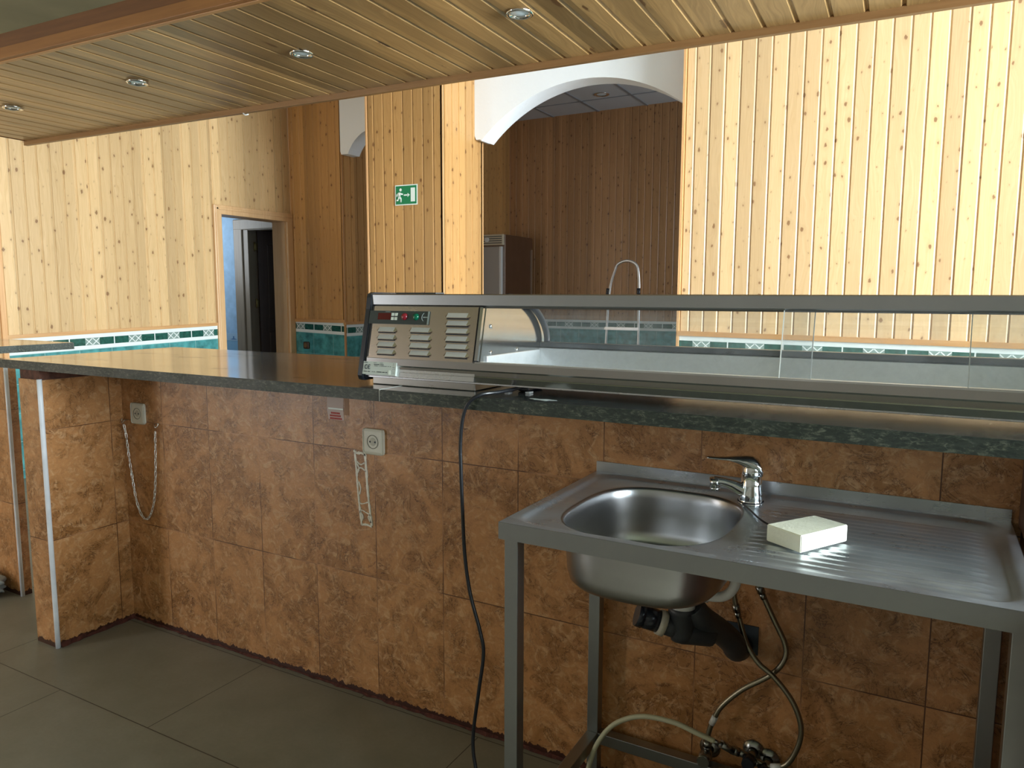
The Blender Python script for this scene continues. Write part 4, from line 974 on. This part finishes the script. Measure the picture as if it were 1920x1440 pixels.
# ================================================================== CANOPY OVER THE BAR
ANG = math.atan(.0337)
cU = Vector((cos(ANG), sin(ANG), 0)); cV = Vector((-sin(ANG), cos(ANG), 0)); CO = Vector((-1.884, .613, 2.10))
LEN = 6.3; DEP = .885
cn = thing('bar_canopy', 'lowered pine board canopy with spotlights above the bar', 'canopy', tuple(CO))
def cp_(u, v, z): return CO+cU*u+cV*v+Vector((0, 0, z))
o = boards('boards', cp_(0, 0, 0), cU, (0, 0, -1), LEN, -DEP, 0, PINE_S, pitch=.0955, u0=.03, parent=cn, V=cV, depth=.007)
def cbox(b, u0, u1, v0, v1, z0, z1, mi=0):
    M = Matrix((( cU.x, cV.x, 0, CO.x), (cU.y, cV.y, 0, CO.y), (0, 0, 1, CO.z), (0, 0, 0, 1))); b.box(u0, u1, v0, v1, z0, z1, mi=mi, M=M, bev=.0015)
b = B(); cbox(b, -.01, LEN, -.006, .016, -.022, .03); b.build('edge_bead', woodtrim('canopy_bead', (.34, .18, .07), (.25, .125, .045), ax=0), cn)
b = B(); cbox(b, -.0, LEN, -DEP-.014, -DEP+.004, -.003, .034); b.build('fascia', FASCIA, cn)
b = B(); cbox(b, 0, LEN, -DEP-.004, -DEP+.012, .034, .085); b.build('upper_fascia', woodtrim('dark_fascia', (.20, .075, .022), (.14, .05, .015), rough=.5, ax=0), cn)
b = B(); cbox(b, .0, LEN, -DEP+.004, -DEP+.02, -.006, 0); b.build('inner_bead', TRIM_X, cn)
b = B(); cbox(b, 0, .02, -DEP, 0, .0, .085); cbox(b, 0, LEN, -.02, 0, .03, .085); cbox(b, 0, LEN, -DEP+.01, -.01, .075, .085); b.build('top_frame', FASCIA, cn)
b = B()
p = cp_(1.62, .0, -.02)
b.tube([p, p+Vector((.02, -.005, -.012)), p+Vector((.035, .0, -.010))], .003, n=6); b.build('splinter', GEDGE, cn)
# spotlights
def spot(px, py, z, label, r=.041, parent_z=0):
    t = thing('spotlight', label, 'spotlight', (px, py, z), 'recessed spotlights' )
    M = Matrix.Translation((px, py, z)) @ Matrix.Rotation(pi, 4, 'X')
    b = B(); b.lathe([(r, 0), (r*.985, .0035), (r*.88, .005), (r*.74, .003), (r*.70, -.002), (r*.60, -.010)], M, n=36); b.build('ring', CHROME, t)
    b = B(); b.lathe([(r*.62, -.002), (r*.45, -.0005), (r*.2, .001), (.0001, .0015)], M, n=36); b.build('lens', LAMPG, t)
    return t
names = ['leftmost spotlight in the wooden canopy, above the far left bar end', 'second spotlight from the left in the wooden canopy', 'third spotlight from the left in the wooden canopy', 'nearest spotlight in the wooden canopy, above the display case']
for (xx, yy), nm in zip(((-1.141, .163), (-.286, .175), (.53, .225), (1.359, .259)), names): spot(xx, yy, 2.0945, nm)
t = spot(-.817, 6.124, 3.458, 'round downlight in the grey tiled ceiling of the back room', r=.085)

# ================================================================== BACK ROOM THINGS
fr = thing('upright_fridge', 'tall grey upright fridge behind the pillar in the back room', 'fridge', (-2.1, 6.2, 0))
b = B(); b.box(-2.32, -1.915, 5.93, 6.62, .05, 1.985, bev=.006); b.build('cabinet', FRIDGES, fr)
b = B(); b.box(-2.315, -1.975, 5.89, 5.93, .12, 1.845, bev=.004); dd = b.build('door', FRIDGEF, fr)
b = B(); b.box(-1.972, -1.945, 5.885, 5.93, .12, 1.845, bev=.004); b.build('door_edge', WHITEP, fr)
b = B(); b.box(-2.325, -1.925, 5.885, 5.93, 1.862, 1.985, bev=.004, mi=0)
for zz in (1.885, 1.91, 1.935, 1.96): b.box(-2.32, -1.935, 5.880, 5.886, zz-.004, zz+.004, mi=1)
gp = b.build('grille', [CREAM, INK], fr)
b = B(); b.cyl((-2.13, 5.884, 1.925), (-2.13, 5.868, 1.925), .028, n=24); o = b.build('round_gauge', WHITEP); o.parent = gp
b = B(); b.box(-1.914, -1.908, 6.58, 6.61, .1, 1.84); b.build('side_seam', ALU, fr)
ht = thing('hand_truck', 'grey tubular hand truck with looped handle standing in the back room', 'hand truck', (.19, 4.3, 0))
b = B(); b.tube([(.005, 4.22, .12), (.03, 4.26, .8), (.045, 4.29, 1.30), (.085, 4.31, 1.49), (.115, 4.315, 1.548), (.19, 4.32, 1.572), (.262, 4.315, 1.548), (.292, 4.31, 1.49), (.312, 4.29, 1.30), (.325, 4.26, .8), (.34, 4.22, .12)], .011, n=12); b.build('frame_tube', ALU, ht)
b = B()
for zz in (.35, .7, 1.0):
    b = B(); b.box(.02, .33, 4.225+zz*.03, 4.24+zz*.03, zz-.012, zz+.012); b.build('cross_bar', ALU, ht)
b = B(); b.box(.03, .32, 4.05, 4.23, .02, .03); b.box(.03, .32, 4.215, 4.23, .02, .14); b.build('toe_plate', STEELL, ht)
for xx in (-.03, .345):
    b = B(); b.cyl((xx-.0, 4.30, .10), (xx+.03, 4.30, .10), .10, n=28); b.build('wheel', BLACKP, ht)
    b = B(); b.tube([(xx+.06 if xx < 0 else xx-.035, 4.285, 1.27), (xx+.065 if xx < 0 else xx-.038, 4.29, 1.34)], .016, n=10, sub=2); b.build('grip', BLACKP, ht)

# ---- plastic bag at far left floor
bg = B(); bm = bg.bm; bmesh.ops.create_icosphere(bm, subdivisions=4, radius=1)
for v in bm.verts:
    q = v.co.normalized(); f_ = 1+.16*sin(7*q.x+3*q.y)*cos(5*q.z+q.x*4)+.1*sin(13*q.y+9*q.z)
    v.co = Vector((-.99+q.x*.095*f_, -.165+q.y*.055*f_, max(.001, .045+q.z*.05*f_)))
    v.co.z = max(v.co.z, .001)
tag(bg.build('plastic_bag', BAG, None, shade=True), 'crumpled clear plastic bag on the floor at the far left bar end', 'bag')
